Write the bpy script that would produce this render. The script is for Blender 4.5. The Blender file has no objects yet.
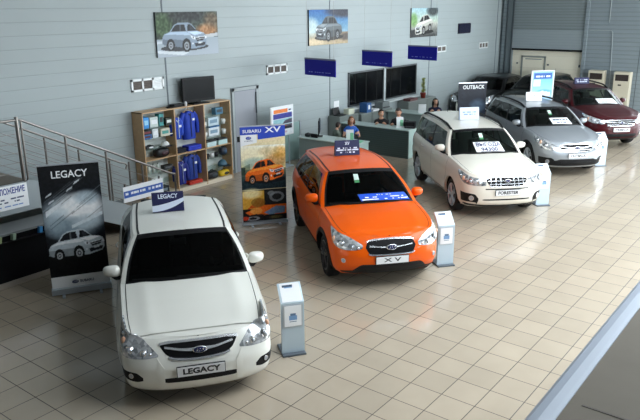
import bpy, bmesh, math, random
import numpy as np
from mathutils import Vector, Matrix, Euler
random.seed(7); rng = np.random.default_rng(5)
SC = bpy.context.scene
COL = SC.collection
PI = math.pi
R = math.radians

# ------------------------------------------------------------------ materials
MATS = {}
def lin(c):
    c = c/255.0
    return c/12.92 if c <= .04045 else ((c+.055)/1.055)**2.4
def rgb(r, g, b): return (lin(r), lin(g), lin(b))
def mat(name, col=(.5,.5,.5), rough=.5, metal=0., coat=0., spec=.5, emit=None, estr=0., trans=0., coat_rough=.05):
    if name in MATS: return MATS[name]
    m = bpy.data.materials.new(name); m.use_nodes = True
    b = m.node_tree.nodes['Principled BSDF']
    b.inputs['Base Color'].default_value = (*col, 1)
    b.inputs['Roughness'].default_value = rough
    b.inputs['Metallic'].default_value = metal
    b.inputs['Coat Weight'].default_value = coat
    b.inputs['Coat Roughness'].default_value = coat_rough
    b.inputs['Specular IOR Level'].default_value = spec
    if emit:
        b.inputs['Emission Color'].default_value = (*emit, 1); b.inputs['Emission Strength'].default_value = estr
    MATS[name] = m
    return m
def noise_tint(m, scale=8., amt=.12, bump=0., bscale=None):
    """procedural variation over a plain material"""
    nt = m.node_tree; b = nt.nodes['Principled BSDF']
    tc = nt.nodes.new('ShaderNodeTexCoord'); n = nt.nodes.new('ShaderNodeTexNoise')
    n.inputs['Scale'].default_value = scale; n.inputs['Detail'].default_value = 3
    nt.links.new(tc.outputs['Object'], n.inputs['Vector'])
    mx = nt.nodes.new('ShaderNodeMix'); mx.data_type = 'RGBA'
    c = b.inputs['Base Color'].default_value
    mx.inputs[6].default_value = tuple(max(0, x*(1-amt)) for x in c[:3])+(1,)
    mx.inputs[7].default_value = tuple(min(1, x*(1+amt)) for x in c[:3])+(1,)
    nt.links.new(n.outputs['Fac'], mx.inputs[0]); nt.links.new(mx.outputs[2], b.inputs['Base Color'])
    if bump:
        bp = nt.nodes.new('ShaderNodeBump'); bp.inputs['Strength'].default_value = bump; bp.inputs['Distance'].default_value = .01
        nt.links.new(n.outputs['Fac'], bp.inputs['Height']); nt.links.new(bp.outputs['Normal'], b.inputs['Normal'])
    return m
def glass_mat(name, tint=(.8,.85,.85), refl=.04, rough=.0, gl=(1,1,1)):
    if name in MATS: return MATS[name]
    m = bpy.data.materials.new(name); m.use_nodes = True; nt = m.node_tree; nt.nodes.clear()
    o = nt.nodes.new('ShaderNodeOutputMaterial'); mx = nt.nodes.new('ShaderNodeMixShader')
    t = nt.nodes.new('ShaderNodeBsdfTransparent'); t.inputs[0].default_value = (*tint, 1)
    g = nt.nodes.new('ShaderNodeBsdfGlossy'); g.inputs['Roughness'].default_value = rough; g.inputs[0].default_value = (*gl, 1)
    lw = nt.nodes.new('ShaderNodeLayerWeight'); lw.inputs[0].default_value = .5
    mp = nt.nodes.new('ShaderNodeMath'); mp.operation = 'POWER'; mp.inputs[1].default_value = 4.
    ma = nt.nodes.new('ShaderNodeMath'); ma.operation = 'MULTIPLY_ADD'; ma.inputs[1].default_value = .45; ma.inputs[2].default_value = refl
    nt.links.new(lw.outputs['Facing'], mp.inputs[0]); nt.links.new(mp.outputs[0], ma.inputs[0])
    nt.links.new(ma.outputs[0], mx.inputs[0]); nt.links.new(t.outputs[0], mx.inputs[1]); nt.links.new(g.outputs[0], mx.inputs[2])
    nt.links.new(mx.outputs[0], o.inputs[0])
    MATS[name] = m
    return m
def print_mat(name='print', rough=.45):
    if name in MATS: return MATS[name]
    m = mat(name, rough=rough, spec=.3); nt = m.node_tree
    a = nt.nodes.new('ShaderNodeAttribute'); a.attribute_name = 'ink'
    nt.links.new(a.outputs['Color'], nt.nodes['Principled BSDF'].inputs['Base Color'])
    return m

BLACK = mat('black_plastic', (.009,.009,.010), .5, spec=.2)
DARK = mat('dark_rubber', (.006,.006,.006), .8, spec=.1)
TYRE = mat('tyre_rubber', (.014,.014,.015), .75, spec=.25)
CHROME = mat('chrome', (.82,.83,.85), .08, 1.)
STEEL = noise_tint(mat('brushed_steel', (.30,.28,.26), .3, .9), 30, .1)
ALU = mat('aluminium', (.62,.66,.72), .3, .8)
WHITE = mat('white_plastic', (.82,.83,.84), .35)
PAPER = mat('white_paper', (.86,.87,.88), .6)
TRIM = mat('bright_trim', (.74,.75,.77), .22, .75)
PLATE = mat('plate_white', (.80,.81,.82), .35)
INK = mat('black_ink', (.01,.01,.012), .5)
INKBLUE = mat('blue_ink', rgb(30,50,140), .5)
BLUE = mat('sign_blue', rgb(6,2,148), .45, spec=.25)
NAVY = mat('navy_card', rgb(14,18,72), .4)
WOOD = noise_tint(mat('pale_wood', rgb(196,160,120), .5), 12, .15)
GREYLEG = mat('stand_silver', (.52,.57,.62), .3, .6)
LAMPGLASS = glass_mat('lamp_glass', (.93,.95,.96), .06)
CARGLASS = glass_mat('car_glass', (.07,.09,.088), .012)
CARGLASS2 = glass_mat('car_glass_clear', (.34,.42,.39), .015)
PANE = glass_mat('window_glass', (.93,.96,.97), .04)
SHELFGLASS = glass_mat('shelf_glass', (.85,.93,.92), .08)

# ------------------------------------------------------------------ object helpers
def link(o, parent=None):
    COL.objects.link(o)
    if parent is not None: o.parent = parent
    return o
def meshobj(name, verts, faces, mats, parent=None, smooth=False, midx=None, loc=None, rot=None):
    me = bpy.data.meshes.new(name)
    me.from_pydata([tuple(map(float, v)) for v in verts], [], [tuple(map(int, f)) for f in faces])
    if not isinstance(mats, (list, tuple)): mats = [mats]
    for m in mats: me.materials.append(m)
    if midx is not None: me.polygons.foreach_set('material_index', np.array(midx, dtype=np.int32))
    if smooth: me.polygons.foreach_set('use_smooth', [True]*len(me.polygons))
    me.update()
    o = bpy.data.objects.new(name, me); link(o, parent)
    if loc: o.location = loc
    if rot: o.rotation_euler = rot
    return o
def thing(name, label, cat, loc=(0,0,0), rz=0., group=None):
    o = bpy.data.objects.new(name, None); o.empty_display_size = .1; link(o)
    o.location = loc; o.rotation_euler = (0,0,rz)
    return tag(o, label, cat, group)
def tag(o, label, cat, group=None):
    o['label'] = label; o['category'] = cat
    if group: o['group'] = group
    return o
def struct(o, label=None):
    o['kind'] = 'structure'
    if label: o['label'] = label
    return o
def shade(o, on=True, angle=None):
    me = o.data
    me.polygons.foreach_set('use_smooth', [on]*len(me.polygons))
    if angle is not None:
        me.update(); bm = bmesh.new(); bm.from_mesh(me)
        for e in bm.edges:
            if len(e.link_faces) == 2 and e.calc_face_angle(0) > angle: e.smooth = False
        bm.to_mesh(me); bm.free()
    return o

class MB:
    """collects shapes into one mesh object"""
    def __init__(s): s.v = []; s.f = []; s.m = []; s.sm = []
    def add(s, vs, fs, m=0, smooth=False):
        n = len(s.v); s.v += [tuple(v) for v in vs]; s.f += [tuple(i+n for i in f) for f in fs]
        s.m += [m]*len(fs); s.sm += [smooth]*len(fs); return s
    def box(s, c, d, m=0, rot=None, bev=0.):
        bm = bmesh.new(); bmesh.ops.create_cube(bm, size=1)
        for v in bm.verts: v.co = Vector((v.co.x*d[0], v.co.y*d[1], v.co.z*d[2]))
        if bev: bmesh.ops.bevel(bm, geom=list(bm.edges), offset=bev, segments=2, affect='EDGES', profile=.7)
        M = Matrix.Translation(c)
        if rot: M = M @ Euler(rot).to_matrix().to_4x4()
        bm.transform(M); s.bm(bm, m, False); bm.free(); return s
    def bm(s, bm, m=0, smooth=False):
        bm.verts.index_update()
        s.add([v.co[:] for v in bm.verts], [[v.index for v in f.verts] for f in bm.faces], m, smooth)
    def cyl(s, a, b, r, m=0, n=12, r2=None, smooth=True, caps=True):
        a = Vector(a); b = Vector(b); d = (b-a); r2 = r if r2 is None else r2
        z = d.normalized(); x = z.orthogonal().normalized(); y = z.cross(x)
        vs = []
        for p, rr in ((a, r), (b, r2)):
            vs += [p+(x*math.cos(2*PI*i/n)+y*math.sin(2*PI*i/n))*rr for i in range(n)]
        s.add(vs, [(i, (i+1)%n, n+(i+1)%n, n+i) for i in range(n)], m, smooth)
        if caps: s.add(vs[:n], [tuple(range(n))[::-1]], m); s.add(vs[n:], [tuple(range(n))], m)
        return s
    def tube(s, pts, r, m=0, n=8):
        pts = [Vector(p) for p in pts]; k = len(pts); rs = r if isinstance(r, (list, tuple)) else [r]*k
        vs = []; up = None
        for i, p in enumerate(pts):
            t = (pts[min(i+1, k-1)]-pts[max(i-1, 0)]).normalized()
            if up is None: up = t.orthogonal().normalized()
            up = (up-t*up.dot(t)).normalized(); y = t.cross(up)
            vs += [p+(up*math.cos(2*PI*j/n)+y*math.sin(2*PI*j/n))*rs[i] for j in range(n)]
        fs = [(i*n+j, i*n+(j+1)%n, (i+1)*n+(j+1)%n, (i+1)*n+j) for i in range(k-1) for j in range(n)]
        s.add(vs, fs, m, True)
        s.add(vs[:n], [tuple(range(n))[::-1]], m); s.add(vs[-n:], [tuple(range(n))], m); return s
    def lathe(s, prof, c, axis='z', m=0, n=20, smooth=True):
        """prof: (r, h) list revolved about axis through c"""
        vs = []
        for r, h in prof:
            for j in range(n):
                a = 2*PI*j/n; u, w = r*math.cos(a), r*math.sin(a)
                p = (u, w, h) if axis == 'z' else ((u, h, w) if axis == 'y' else (h, u, w))
                vs.append((p[0]+c[0], p[1]+c[1], p[2]+c[2]))
        k = len(prof)
        s.add(vs, [(i*n+j, i*n+(j+1)%n, (i+1)*n+(j+1)%n, (i+1)*n+j) for i in range(k-1) for j in range(n)], m, smooth); return s
    def ball(s, c, r, m=0, n=12, k=8):
        r = r if isinstance(r, (list, tuple)) else (r, r, r)
        bm = bmesh.new(); bmesh.ops.create_uvsphere(bm, u_segments=n, v_segments=k, radius=1)
        for v in bm.verts: v.co = Vector((v.co.x*r[0]+c[0], v.co.y*r[1]+c[1], v.co.z*r[2]+c[2]))
        s.bm(bm, m, True); bm.free(); return s
    def prism(s, poly, h0, h1, plane='xz', m=0):
        """extrude a 2-D polygon: plane 'xz' along y, 'xy' along z, 'yz' along x"""
        def P(p, h): return (p[0], h, p[1]) if plane == 'xz' else ((p[0], p[1], h) if plane == 'xy' else (h, p[0], p[1]))
        n = len(poly); vs = [P(p, h0) for p in poly]+[P(p, h1) for p in poly]
        s.add(vs, [tuple(range(n)), tuple(range(n, 2*n))[::-1]]+[(i, (i+1)%n, n+(i+1)%n, n+i) for i in range(n)], m); return s
    def quad(s, a, b, c, d, m=0): return s.add([a, b, c, d], [(0,1,2,3)], m)
    def text(s, body, size, M, m=0, ext=.001, bold=0., width=None, shear=0.):
        cu = bpy.data.curves.new('t', 'FONT'); cu.body = body; cu.size = size; cu.align_x = 'CENTER'; cu.align_y = 'CENTER'
        cu.extrude = ext; cu.offset = bold; cu.shear = shear; cu.resolution_u = 3
        o = bpy.data.objects.new('t', cu); me = bpy.data.meshes.new_from_object(o)
        if me and len(me.vertices):
            co = np.array([v.co[:] for v in me.vertices])
            if width:
                w = co[:,0].max()-co[:,0].min(); co[:,0] *= width/w
            vs = [(M @ Vector(c))[:] for c in co]
            s.add(vs, [tuple(p.vertices) for p in me.polygons], m)
        bpy.data.objects.remove(o); bpy.data.curves.remove(cu)
        if me: bpy.data.meshes.remove(me)
        return s
    def build(s, name, mats, parent=None, fix=True, loc=None, rot=None):
        me = bpy.data.meshes.new(name); me.from_pydata([tuple(map(float, v)) for v in s.v], [], s.f)
        for q in (mats if isinstance(mats, (list, tuple)) else [mats]): me.materials.append(q)
        me.polygons.foreach_set('material_index', np.array(s.m, dtype=np.int32))
        me.polygons.foreach_set('use_smooth', s.sm)
        if fix:
            bm = bmesh.new(); bm.from_mesh(me); bmesh.ops.recalc_face_normals(bm, faces=bm.faces); bm.to_mesh(me); bm.free()
        me.update(); o = bpy.data.objects.new(name, me); link(o, parent)
        if loc: o.location = loc
        if rot: o.rotation_euler = rot
        return o
# text frames: local text x->X, y->Z, facing -Y (viewer looks along +Y)
FACE = Matrix.Rotation(PI/2, 4, 'X')
def facing(x, y, z): return Matrix.Translation((x, y, z)) @ FACE

# ------------------------------------------------------------------ printed pictures
class Canvas:
    def __init__(s, nx, ny, asp=1., col=(128,128,128)):
        s.nx, s.ny = nx, ny
        x, y = np.meshgrid(np.linspace(0, 1, nx), np.linspace(0, 1, ny)); s.x, s.y = x, y   # y up
        s.a = np.ones((ny, nx, 3))*np.array(col, float); s.asp = asp
    def put(s, mask, col, al=1.):
        w = (mask.astype(float)*al)[..., None]; s.a = s.a*(1-w)+np.array(col, float)*w
    def grad(s, c0, c1, y0=0, y1=1):
        t = np.clip((s.y-y0)/(y1-y0), 0, 1)[..., None]; m = ((s.y >= y0) & (s.y <= y1))
        s.a = np.where(m[..., None], np.array(c0, float)*(1-t)+np.array(c1, float)*t, s.a)
    def rect(s, x0, y0, x1, y1, c, al=1.): s.put((s.x >= x0) & (s.x <= x1) & (s.y >= y0) & (s.y <= y1), c, al)
    def ell(s, cx, cy, rx, ry, c, al=1., soft=False):
        d = ((s.x-cx)/rx)**2+((s.y-cy)/ry)**2
        s.put(np.clip(1.3-d, 0, 1) if soft else (d <= 1), c, al)
    def poly(s, pts, c, al=1.):
        ins = np.zeros(s.x.shape, bool); n = len(pts)
        for i in range(n):
            x0, y0 = pts[i]; x1, y1 = pts[(i+1) % n]
            if y0 == y1: continue
            k = ((y0 > s.y) != (y1 > s.y)) & (s.x < (x1-x0)*(s.y-y0)/(y1-y0)+x0); ins ^= k
        s.put(ins, c, al)
    def noise(s, amt, cell=6, mask=None):
        g = rng.uniform(-1, 1, (s.ny//cell+3, s.nx//cell+3)); fy, fx = s.y*(s.ny//cell+1), s.x*(s.nx//cell+1)
        iy, ix = fy.astype(int), fx.astype(int); ty, tx = fy-iy, fx-ix
        v = (g[iy, ix]*(1-tx)+g[iy, ix+1]*tx)*(1-ty)+(g[iy+1, ix]*(1-tx)+g[iy+1, ix+1]*tx)*ty
        v = v*amt
        if mask is not None: v = v*mask
        s.a = np.clip(s.a+v[..., None], 0, 255)
    def car(s, x, y, w, h, col, face=1, dark=(18,20,26), lamp=(235,240,245), tilt=0.):
        """three-quarter view of a hatchback; face=1 nose to the right"""
        def T(p):
            out = []
            for u, v in p:
                u2 = u if face > 0 else 1-u
                out.append((x+u2*w, y+v*h+tilt*(u2-.5)*w))
            return out
        c = np.array(col, float); hi = np.clip(c*1.25+25, 0, 255); lo = c*.55
        s.ell(x+w*.5, y+h*.14, w*.54, h*.12, (8,8,10), .75)
        sil = [(.00,.30),(.01,.52),(.06,.62),(.17,.68),(.27,.90),(.36,.97),(.58,.97),(.66,.92),(.78,.68),(.90,.63),(.97,.56),(1.0,.42),(.99,.24),(.95,.14),(.70,.08),(.60,.10),(.36,.16),(.30,.18),(.12,.22),(.05,.24)]
        s.poly(T(sil), c)
        s.poly(T([(.00,.30),(.01,.44),(.30,.42),(.60,.36),(.62,.10),(.36,.16),(.12,.22),(.05,.24)]), c*.72, .85)
        s.poly(T([(.04,.58),(.17,.66),(.54,.66),(.64,.58),(.62,.54),(.3,.58)]), hi, .7)
        s.poly(T([(.20,.69),(.29,.88),(.36,.92),(.50,.92),(.53,.69)]), dark); s.poly(T([(.385,.69),(.395,.92),(.42,.92),(.415,.69)]), c*.5)
        s.poly(T([(.56,.69),(.57,.92),(.64,.90),(.77,.69)]), dark); s.poly(T([(.62,.72),(.61,.88),(.64,.88),(.70,.74)]), np.array(dark)+40, .8)
        s.poly(T([(.56,.66),(.78,.67),(.94,.60),(.72,.53)]), hi); s.poly(T([(.62,.64),(.77,.65),(.84,.61),(.70,.58)]), np.clip(hi+20,0,255), .8)
        s.poly(T([(.74,.46),(.955,.49),(.93,.36),(.77,.33)]), dark); s.poly(T([(.74,.47),(.955,.50),(.953,.475),(.745,.445)]), lamp); s.poly(T([(.76,.41),(.94,.43),(.94,.41),(.77,.385)]), lamp, .8)
        s.poly(T([(.62,.54),(.73,.48),(.735,.39),(.66,.42)]), lamp); s.ell(*T([(.69,.46)])[0], .016*w, .04*h, (90,96,104))
        s.poly(T([(.96,.51),(1.0,.47),(.99,.40),(.96,.42)]), lamp)
        s.poly(T([(.71,.27),(.97,.29),(.95,.18),(.73,.15)]), dark, .9); s.poly(T([(.80,.30),(.90,.31),(.90,.26),(.80,.25)]), lamp, .9); s.ell(*T([(.67,.26)])[0], .016*w, .035*h, lamp)
        for cx, cy, rx, ry in ((.18,.23,.078,.18), (.53,.19,.088,.21)):
            q = T([(cx, cy)])[0]
            s.ell(q[0], q[1]+.02*h, rx*w*1.12, ry*h*1.12, (10,10,12)); s.ell(q[0], q[1], rx*w*.66, ry*h*.66, np.clip(c*.4+100, 0, 200)); s.ell(q[0], q[1], rx*w*.40, ry*h*.40, (70,72,78)); s.ell(q[0], q[1], rx*w*.16, ry*h*.16, (190,192,196))
def lina(a):
    c = np.clip(a, 0, 255)/255.; return np.where(c <= .04045, c/12.92, ((c+.055)/1.055)**2.4)
def print_panel(name, w, h, cv, parent, y=0., z0=0., thick=.012, extra=None, extra_mats=(), edge=None, x0=None):
    """flat printed panel, front facing -Y; the canvas gives the ink; extra(mb, first_index) adds raised lettering"""
    nx, ny = cv.nx, cv.ny; xs = np.linspace(-w/2, w/2, nx)
    if x0 is not None: xs = xs+x0
    zs = np.linspace(z0, z0+h, ny)
    mb = MB()
    vs = [(xs[i], y, zs[j]) for j in range(ny) for i in range(nx)]
    fs = [(j*nx+i, j*nx+i+1, (j+1)*nx+i+1, (j+1)*nx+i) for j in range(ny-1) for i in range(nx-1)]
    mb.add(vs, fs, 0); nv = len(vs)
    mb.box(((xs[0]+xs[-1])/2, y+thick/2+.001, z0+h/2), (w+.004, thick, h+.004), 1)
    if extra: extra(mb, 2)
    o = mb.build(name, [print_mat(), edge or BLACK, *extra_mats], parent, fix=False)
    at = o.data.color_attributes.new('ink', 'FLOAT_COLOR', 'POINT')
    col = np.ones((len(o.data.vertices), 4)); col[:nv, :3] = lina(cv.a.reshape(-1, 3))
    at.data.foreach_set('color', col.ravel())
    return o

# ------------------------------------------------------------------ room
YW, XR, XL, YF, ZC = 12.42, 28.75, -3.0, -4.0, 7.0
def floor_material():
    m = mat('floor_tiles', rough=.2, spec=.75); nt = m.node_tree; b = nt.nodes['Principled BSDF']
    tc = nt.nodes.new('ShaderNodeTexCoord'); mp = nt.nodes.new('ShaderNodeMapping')
    mp.inputs['Location'].default_value = (-.1196, -.2573, 0)
    br = nt.nodes.new('ShaderNodeTexBrick'); br.offset = 0; br.squash = 1
    br.inputs['Scale'].default_value = 1; br.inputs['Brick Width'].default_value = .4; br.inputs['Row Height'].default_value = .4
    br.inputs['Mortar Size'].default_value = .0055; br.inputs['Mortar Smooth'].default_value = .2; br.inputs['Bias'].default_value = 0
    br.inputs['Color1'].default_value = (*rgb(184,170,150), 1); br.inputs['Color2'].default_value = (*rgb(176,163,144), 1)
    br.inputs['Mortar'].default_value = (*rgb(66,52,42), 1)
    nt.links.new(tc.outputs['Object'], mp.inputs[0]); nt.links.new(mp.outputs[0], br.inputs['Vector'])
    ns = nt.nodes.new('ShaderNodeTexNoise'); ns.inputs['Scale'].default_value = 2.2; ns.inputs['Detail'].default_value = 5
    nt.links.new(tc.outputs['Object'], ns.inputs['Vector'])
    mx = nt.nodes.new('ShaderNodeMix'); mx.data_type = 'RGBA'; mx.blend_type = 'MULTIPLY'; mx.inputs[0].default_value = .18
    nt.links.new(br.outputs['Color'], mx.inputs[6]); nt.links.new(ns.outputs['Fac'], mx.inputs[7])
    nt.links.new(mx.outputs[2], b.inputs['Base Color'])
    mr = nt.nodes.new('ShaderNodeMapRange'); mr.inputs[1].default_value = 0; mr.inputs[2].default_value = 1; mr.inputs[3].default_value = .15; mr.inputs[4].default_value = .6
    nt.links.new(br.outputs['Fac'], mr.inputs[0]); nt.links.new(mr.outputs[0], b.inputs['Roughness'])
    bp = nt.nodes.new('ShaderNodeBump'); bp.invert = True; bp.inputs['Strength'].default_value = .35; bp.inputs['Distance'].default_value = .003
    nt.links.new(br.outputs['Fac'], bp.inputs['Height']); nt.links.new(bp.outputs['Normal'], b.inputs['Normal'])
    return m
def panel_material(name, col, pitch, line=.018, dark=.8, rough=.45, axis='Z', bump=.3):
    """sandwich panel cladding: fine horizontal grooves"""
    m = mat(name, col, rough, spec=.35); nt = m.node_tree; b = nt.nodes['Principled BSDF']
    tc = nt.nodes.new('ShaderNodeTexCoord'); sp = nt.nodes.new('ShaderNodeSeparateXYZ'); nt.links.new(tc.outputs['Object'], sp.inputs[0])
    d = nt.nodes.new('ShaderNodeMath'); d.operation = 'DIVIDE'; d.inputs[1].default_value = pitch; nt.links.new(sp.outputs[axis], d.inputs[0])
    f = nt.nodes.new('ShaderNodeMath'); f.operation = 'FRACT'; nt.links.new(d.outputs[0], f.inputs[0])
    pp = nt.nodes.new('ShaderNodeMath'); pp.operation = 'PINGPONG'; pp.inputs[1].default_value = .5; nt.links.new(f.outputs[0], pp.inputs[0])
    mr = nt.nodes.new('ShaderNodeMapRange'); mr.inputs[1].default_value = 0; mr.inputs[2].default_value = line/pitch; mr.inputs[3].default_value = 1; mr.inputs[4].default_value = 0
    nt.links.new(pp.outputs[0], mr.inputs[0])
    ns = nt.nodes.new('ShaderNodeTexNoise'); ns.inputs['Scale'].default_value = .7; nt.links.new(tc.outputs['Object'], ns.inputs['Vector'])
    c0 = nt.nodes.new('ShaderNodeMix'); c0.data_type = 'RGBA'; c0.inputs[6].default_value = tuple(x*.95 for x in col)+(1,); c0.inputs[7].default_value = tuple(min(1, x*1.05) for x in col)+(1,)
    nt.links.new(ns.outputs['Fac'], c0.inputs[0])
    mx = nt.nodes.new('ShaderNodeMix'); mx.data_type = 'RGBA'; mx.inputs[7].default_value = tuple(x*dark for x in col)+(1,)
    nt.links.new(c0.outputs[2], mx.inputs[6]); nt.links.new(mr.outputs[0], mx.inputs[0]); nt.links.new(mx.outputs[2], b.inputs['Base Color'])
    bp = nt.nodes.new('ShaderNodeBump'); bp.invert = True; bp.inputs['Strength'].default_value = bump; bp.inputs['Distance'].default_value = .01
    nt.links.new(mr.outputs[0], bp.inputs['Height']); nt.links.new(bp.outputs['Normal'], b.inputs['Normal'])
    return m
WALLM = panel_material('wall_panels', rgb(166,176,177), .245, .012, .86)
RIBM = panel_material('ribbed_cladding', rgb(136,147,152), .16, .03, .80, bump=.5)
SEAM = mat('panel_seam', rgb(88,98,104), .5)
CEILM = mat('ceiling_grey', rgb(140,144,146), .7)
CONC = noise_tint(mat('grey_stone_floor', rgb(94,87,75), .8), 5, .1)
CREAM = panel_material('cream_door_panels', rgb(240,233,212), .52, .012, .84)
SHUT = panel_material('shutter_slats', rgb(132,142,144), .11, .022, .72, bump=.8)
SHUT2 = panel_material('shutter_lower', rgb(150,160,164), .11, .014, .88, bump=.5)
GREYF = mat('grey_steel_frame', rgb(112,122,126), .45, .2)
DGREY = mat('dark_steel_frame', rgb(72,80,84), .45, .3)
DOORG = mat('grey_door', rgb(150,154,162), .5)

def slab(name, x0, x1, y0, y1, z0, z1, m):
    o = MB().box(((x0+x1)/2, (y0+y1)/2, (z0+z1)/2), (x1-x0, y1-y0, z1-z0)).build(name, m); return struct(o)
# mesh origins stay at the world origin so that the tile grid and the panel lines keep their places
slab('floor', XL, XR+.3, YF-.3, YW+.3, -.2, 0, floor_material())
KX0, KX1, KY0, KY1 = 5.2, 20.5, -2.6, 2.4
mb = MB()
for x0, x1, y0, y1 in ((XL, XR+.3, YF-.3, KY0), (XL, XR+.3, KY1, YW+.3), (XL, KX0, KY0, KY1), (KX1, XR+.3, KY0, KY1)): mb.box(((x0+x1)/2, (y0+y1)/2, ZC+.1), (x1-x0, y1-y0, .2))
struct(mb.build('ceiling', CEILM))
root = bpy.data.objects.new('window_6', None); link(root); struct(root)  # skylight added in the unseen ceiling for more overhead light
mb = MB()
for i in range(12): mb.box((KX0+(KX1-KX0)*i/11, (KY0+KY1)/2, ZC+.06), (.07, KY1-KY0, .12))
for y in (KY0, (KY0+KY1)/2, KY1): mb.box(((KX0+KX1)/2, y, ZC+.06), (KX1-KX0, .07, .12))
mb.build('window_frame', ALU, root); MB().box(((KX0+KX1)/2, (KY0+KY1)/2, ZC+.08), (KX1-KX0, KY1-KY0, .01)).build('window_pane', PANE, root)
slab('wall_left', XL-.2, XL, YF-.3, YW+.3, 0, ZC, mat('wall_left_grey', rgb(96,100,104), .6))
mb = MB().box(((XL+XR)/2, YW+.1, ZC/2), (XR-XL, .2, ZC))
for x in (-1.9, 4.25, 10.28, 16.47, 22.5, 28.3):
    mb.box((x, YW-.004, ZC/2), (.035, .008, ZC), 1)
o = struct(mb.build('wall_back', [WALLM, SEAM]))
slab('baseboard_back', XL, XR, YW-.015, YW, 0, .09, GREYF)
# right wall with the vehicle doorway and a tall window towards the front
mb = MB()
def wbox(mb, y0, y1, z0, z1, m=0, x=XR): mb.box((x+.1, (y0+y1)/2, (z0+z1)/2), (.2, y1-y0, z1-z0), m)
wbox(mb, 11.85, YW, 0, ZC); wbox(mb, 8.85, 11.85, 4.9, ZC); wbox(mb, 5.2, 8.85, 0, ZC)
wbox(mb, YF, 5.2, 0, .25); wbox(mb, YF, 5.2, 6.2, ZC); wbox(mb, YF, YF+.4, .25, 6.2)
mb.box((XR-.004, 6.72, ZC/2), (.008, .03, ZC), 1)
struct(mb.build('wall_right', [RIBM, SEAM]))
# front glazing, behind the viewer and to the right
mb = MB()
def fbox(mb, x0, x1, z0, z1): mb.box(((x0+x1)/2, YF-.1, (z0+z1)/2), (x1-x0, .2, z1-z0))
FX0 = 12.5; LX0, LX1, LZ0, LZ1 = -2.6, 10.0, 2.8, 3.6; FZ1 = 3.6
fbox(mb, XL, XR, FZ1, ZC); fbox(mb, XL, FX0, 0, LZ0);  fbox(mb, XL, LX0, LZ0, FZ1); fbox(mb, LX1, FX0, LZ0, FZ1); fbox(mb, FX0, XR, 0, .12)
struct(mb.build('wall_front', mat('wall_inner_grey', rgb(128,132,134), .6)))
def window(name, axis, pos, a0, a1, z0, z1, n, rows):
    root = bpy.data.objects.new(name, None); link(root); struct(root)
    fr = MB()
    def B(a, b, c, d, t=.06):
        if axis == 'y': fr.box(((a+b)/2, pos-.06, (c+d)/2), (b-a, t, d-c))
        else: fr.box((pos+.06, (a+b)/2, (c+d)/2), (t, b-a, d-c))
    for i in range(n+1):
        a = a0+(a1-a0)*i/n; B(a-.03, a+.03, z0, z1)
    for j in range(rows+1):
        z = z0+(z1-z0)*j/rows; B(a0, a1, z-.03, z+.03)
    fr.build('window_frame', ALU, root)
    g = MB()
    if axis == 'y': g.box(((a0+a1)/2, pos-.07, (z0+z1)/2), (a1-a0, .008, z1-z0))
    else: g.box((pos+.07, (a0+a1)/2, (z0+z1)/2), (.008, a1-a0, z1-z0))
    g.build('window_pane', PANE, root)
window('window_1', 'y', YF, FX0, XR-.02, .12, FZ1, 11, 2)
window('window_5', 'y', YF, LX0, LX1, LZ0, LZ1, 8, 1)  # unseen window band, added to light the long wall over the mezzanine
window('window_2', 'x', XR, YF+.4, 5.2, .25, 6.2, 5, 3)
# mezzanine where the picture is taken from: dark stone floor with a rounded metal edge
slab('floor_mezzanine', XL, 7.5, YF, .765, 2.26, 2.5, CONC)
mb = MB()
prof = [(.755, 2.508), (.775, 2.512), (.81, 2.515), (.845, 2.508), (.865, 2.49), (.872, 2.46), (.872, 2.22), (.755, 2.22)]
mb.prism(prof, XL, 7.5, 'yz')
struct(mb.build('trim_1', mat('edge_metal', (.30,.34,.40), .6, .0)))
mb = MB()
for x in (-1.65, .55, 2.76, 4.97):
    mb.box((x, -1.6, 2.5012), (.012, 4.6, .003))
struct(mb.build('trim_2', mat('dark_joint', rgb(80,74,66), .8)))
mb = MB()
for x in (2.0, 7.2): mb.cyl((x, .3, 0), (x, .3, 2.26), .12, n=20)
struct(mb.build('trim_3', GREYF))

# plain door in the long wall
root = bpy.data.objects.new('door_1', None); link(root); struct(root)
mb = MB().box((12.80, YW-.012, 1.05), (.80, .024, 2.10), 0, bev=.004); mb.build('door_leaf', DOORG, root)
mb = MB().box((12.345, YW-.02, 1.09), (.09, .04, 2.18)).box((13.255, YW-.02, 1.09), (.09, .04, 2.18)).box((12.80, YW-.02, 2.15), (1.0, .04, .09)); mb.build('door_frame', mat('door_frame_grey', rgb(160,168,169), .5), root)
mb = MB().box((12.305, YW-.038, 1.09), (.014, .006, 2.18)).box((12.80, YW-.038, 2.19), (1.0, .006, .014)).box((12.40, YW-.026, 1.05), (.016, .006, 2.1)).box((13.205, YW-.026, 1.05), (.018, .006, 2.1)).box((12.8, YW-.026, 2.1), (.8, .006, .014)); mb.build('door_seal', SEAM, root)
mb = MB().box((13.13, YW-.035, 1.0), (.04, .02, .2), 0, bev=.006).cyl((13.13, YW-.02, 1.02), (13.13, YW-.085, 1.02), .011).cyl((13.13, YW-.08, 1.02), (13.01, YW-.08, 1.02), .011)
mb.build('door_handle', STEEL, root)
mb = MB().box((13.19, YW-.04, 1.75), (.025, .03, .55)); mb.build('door_closer', DGREY, root)

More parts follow.
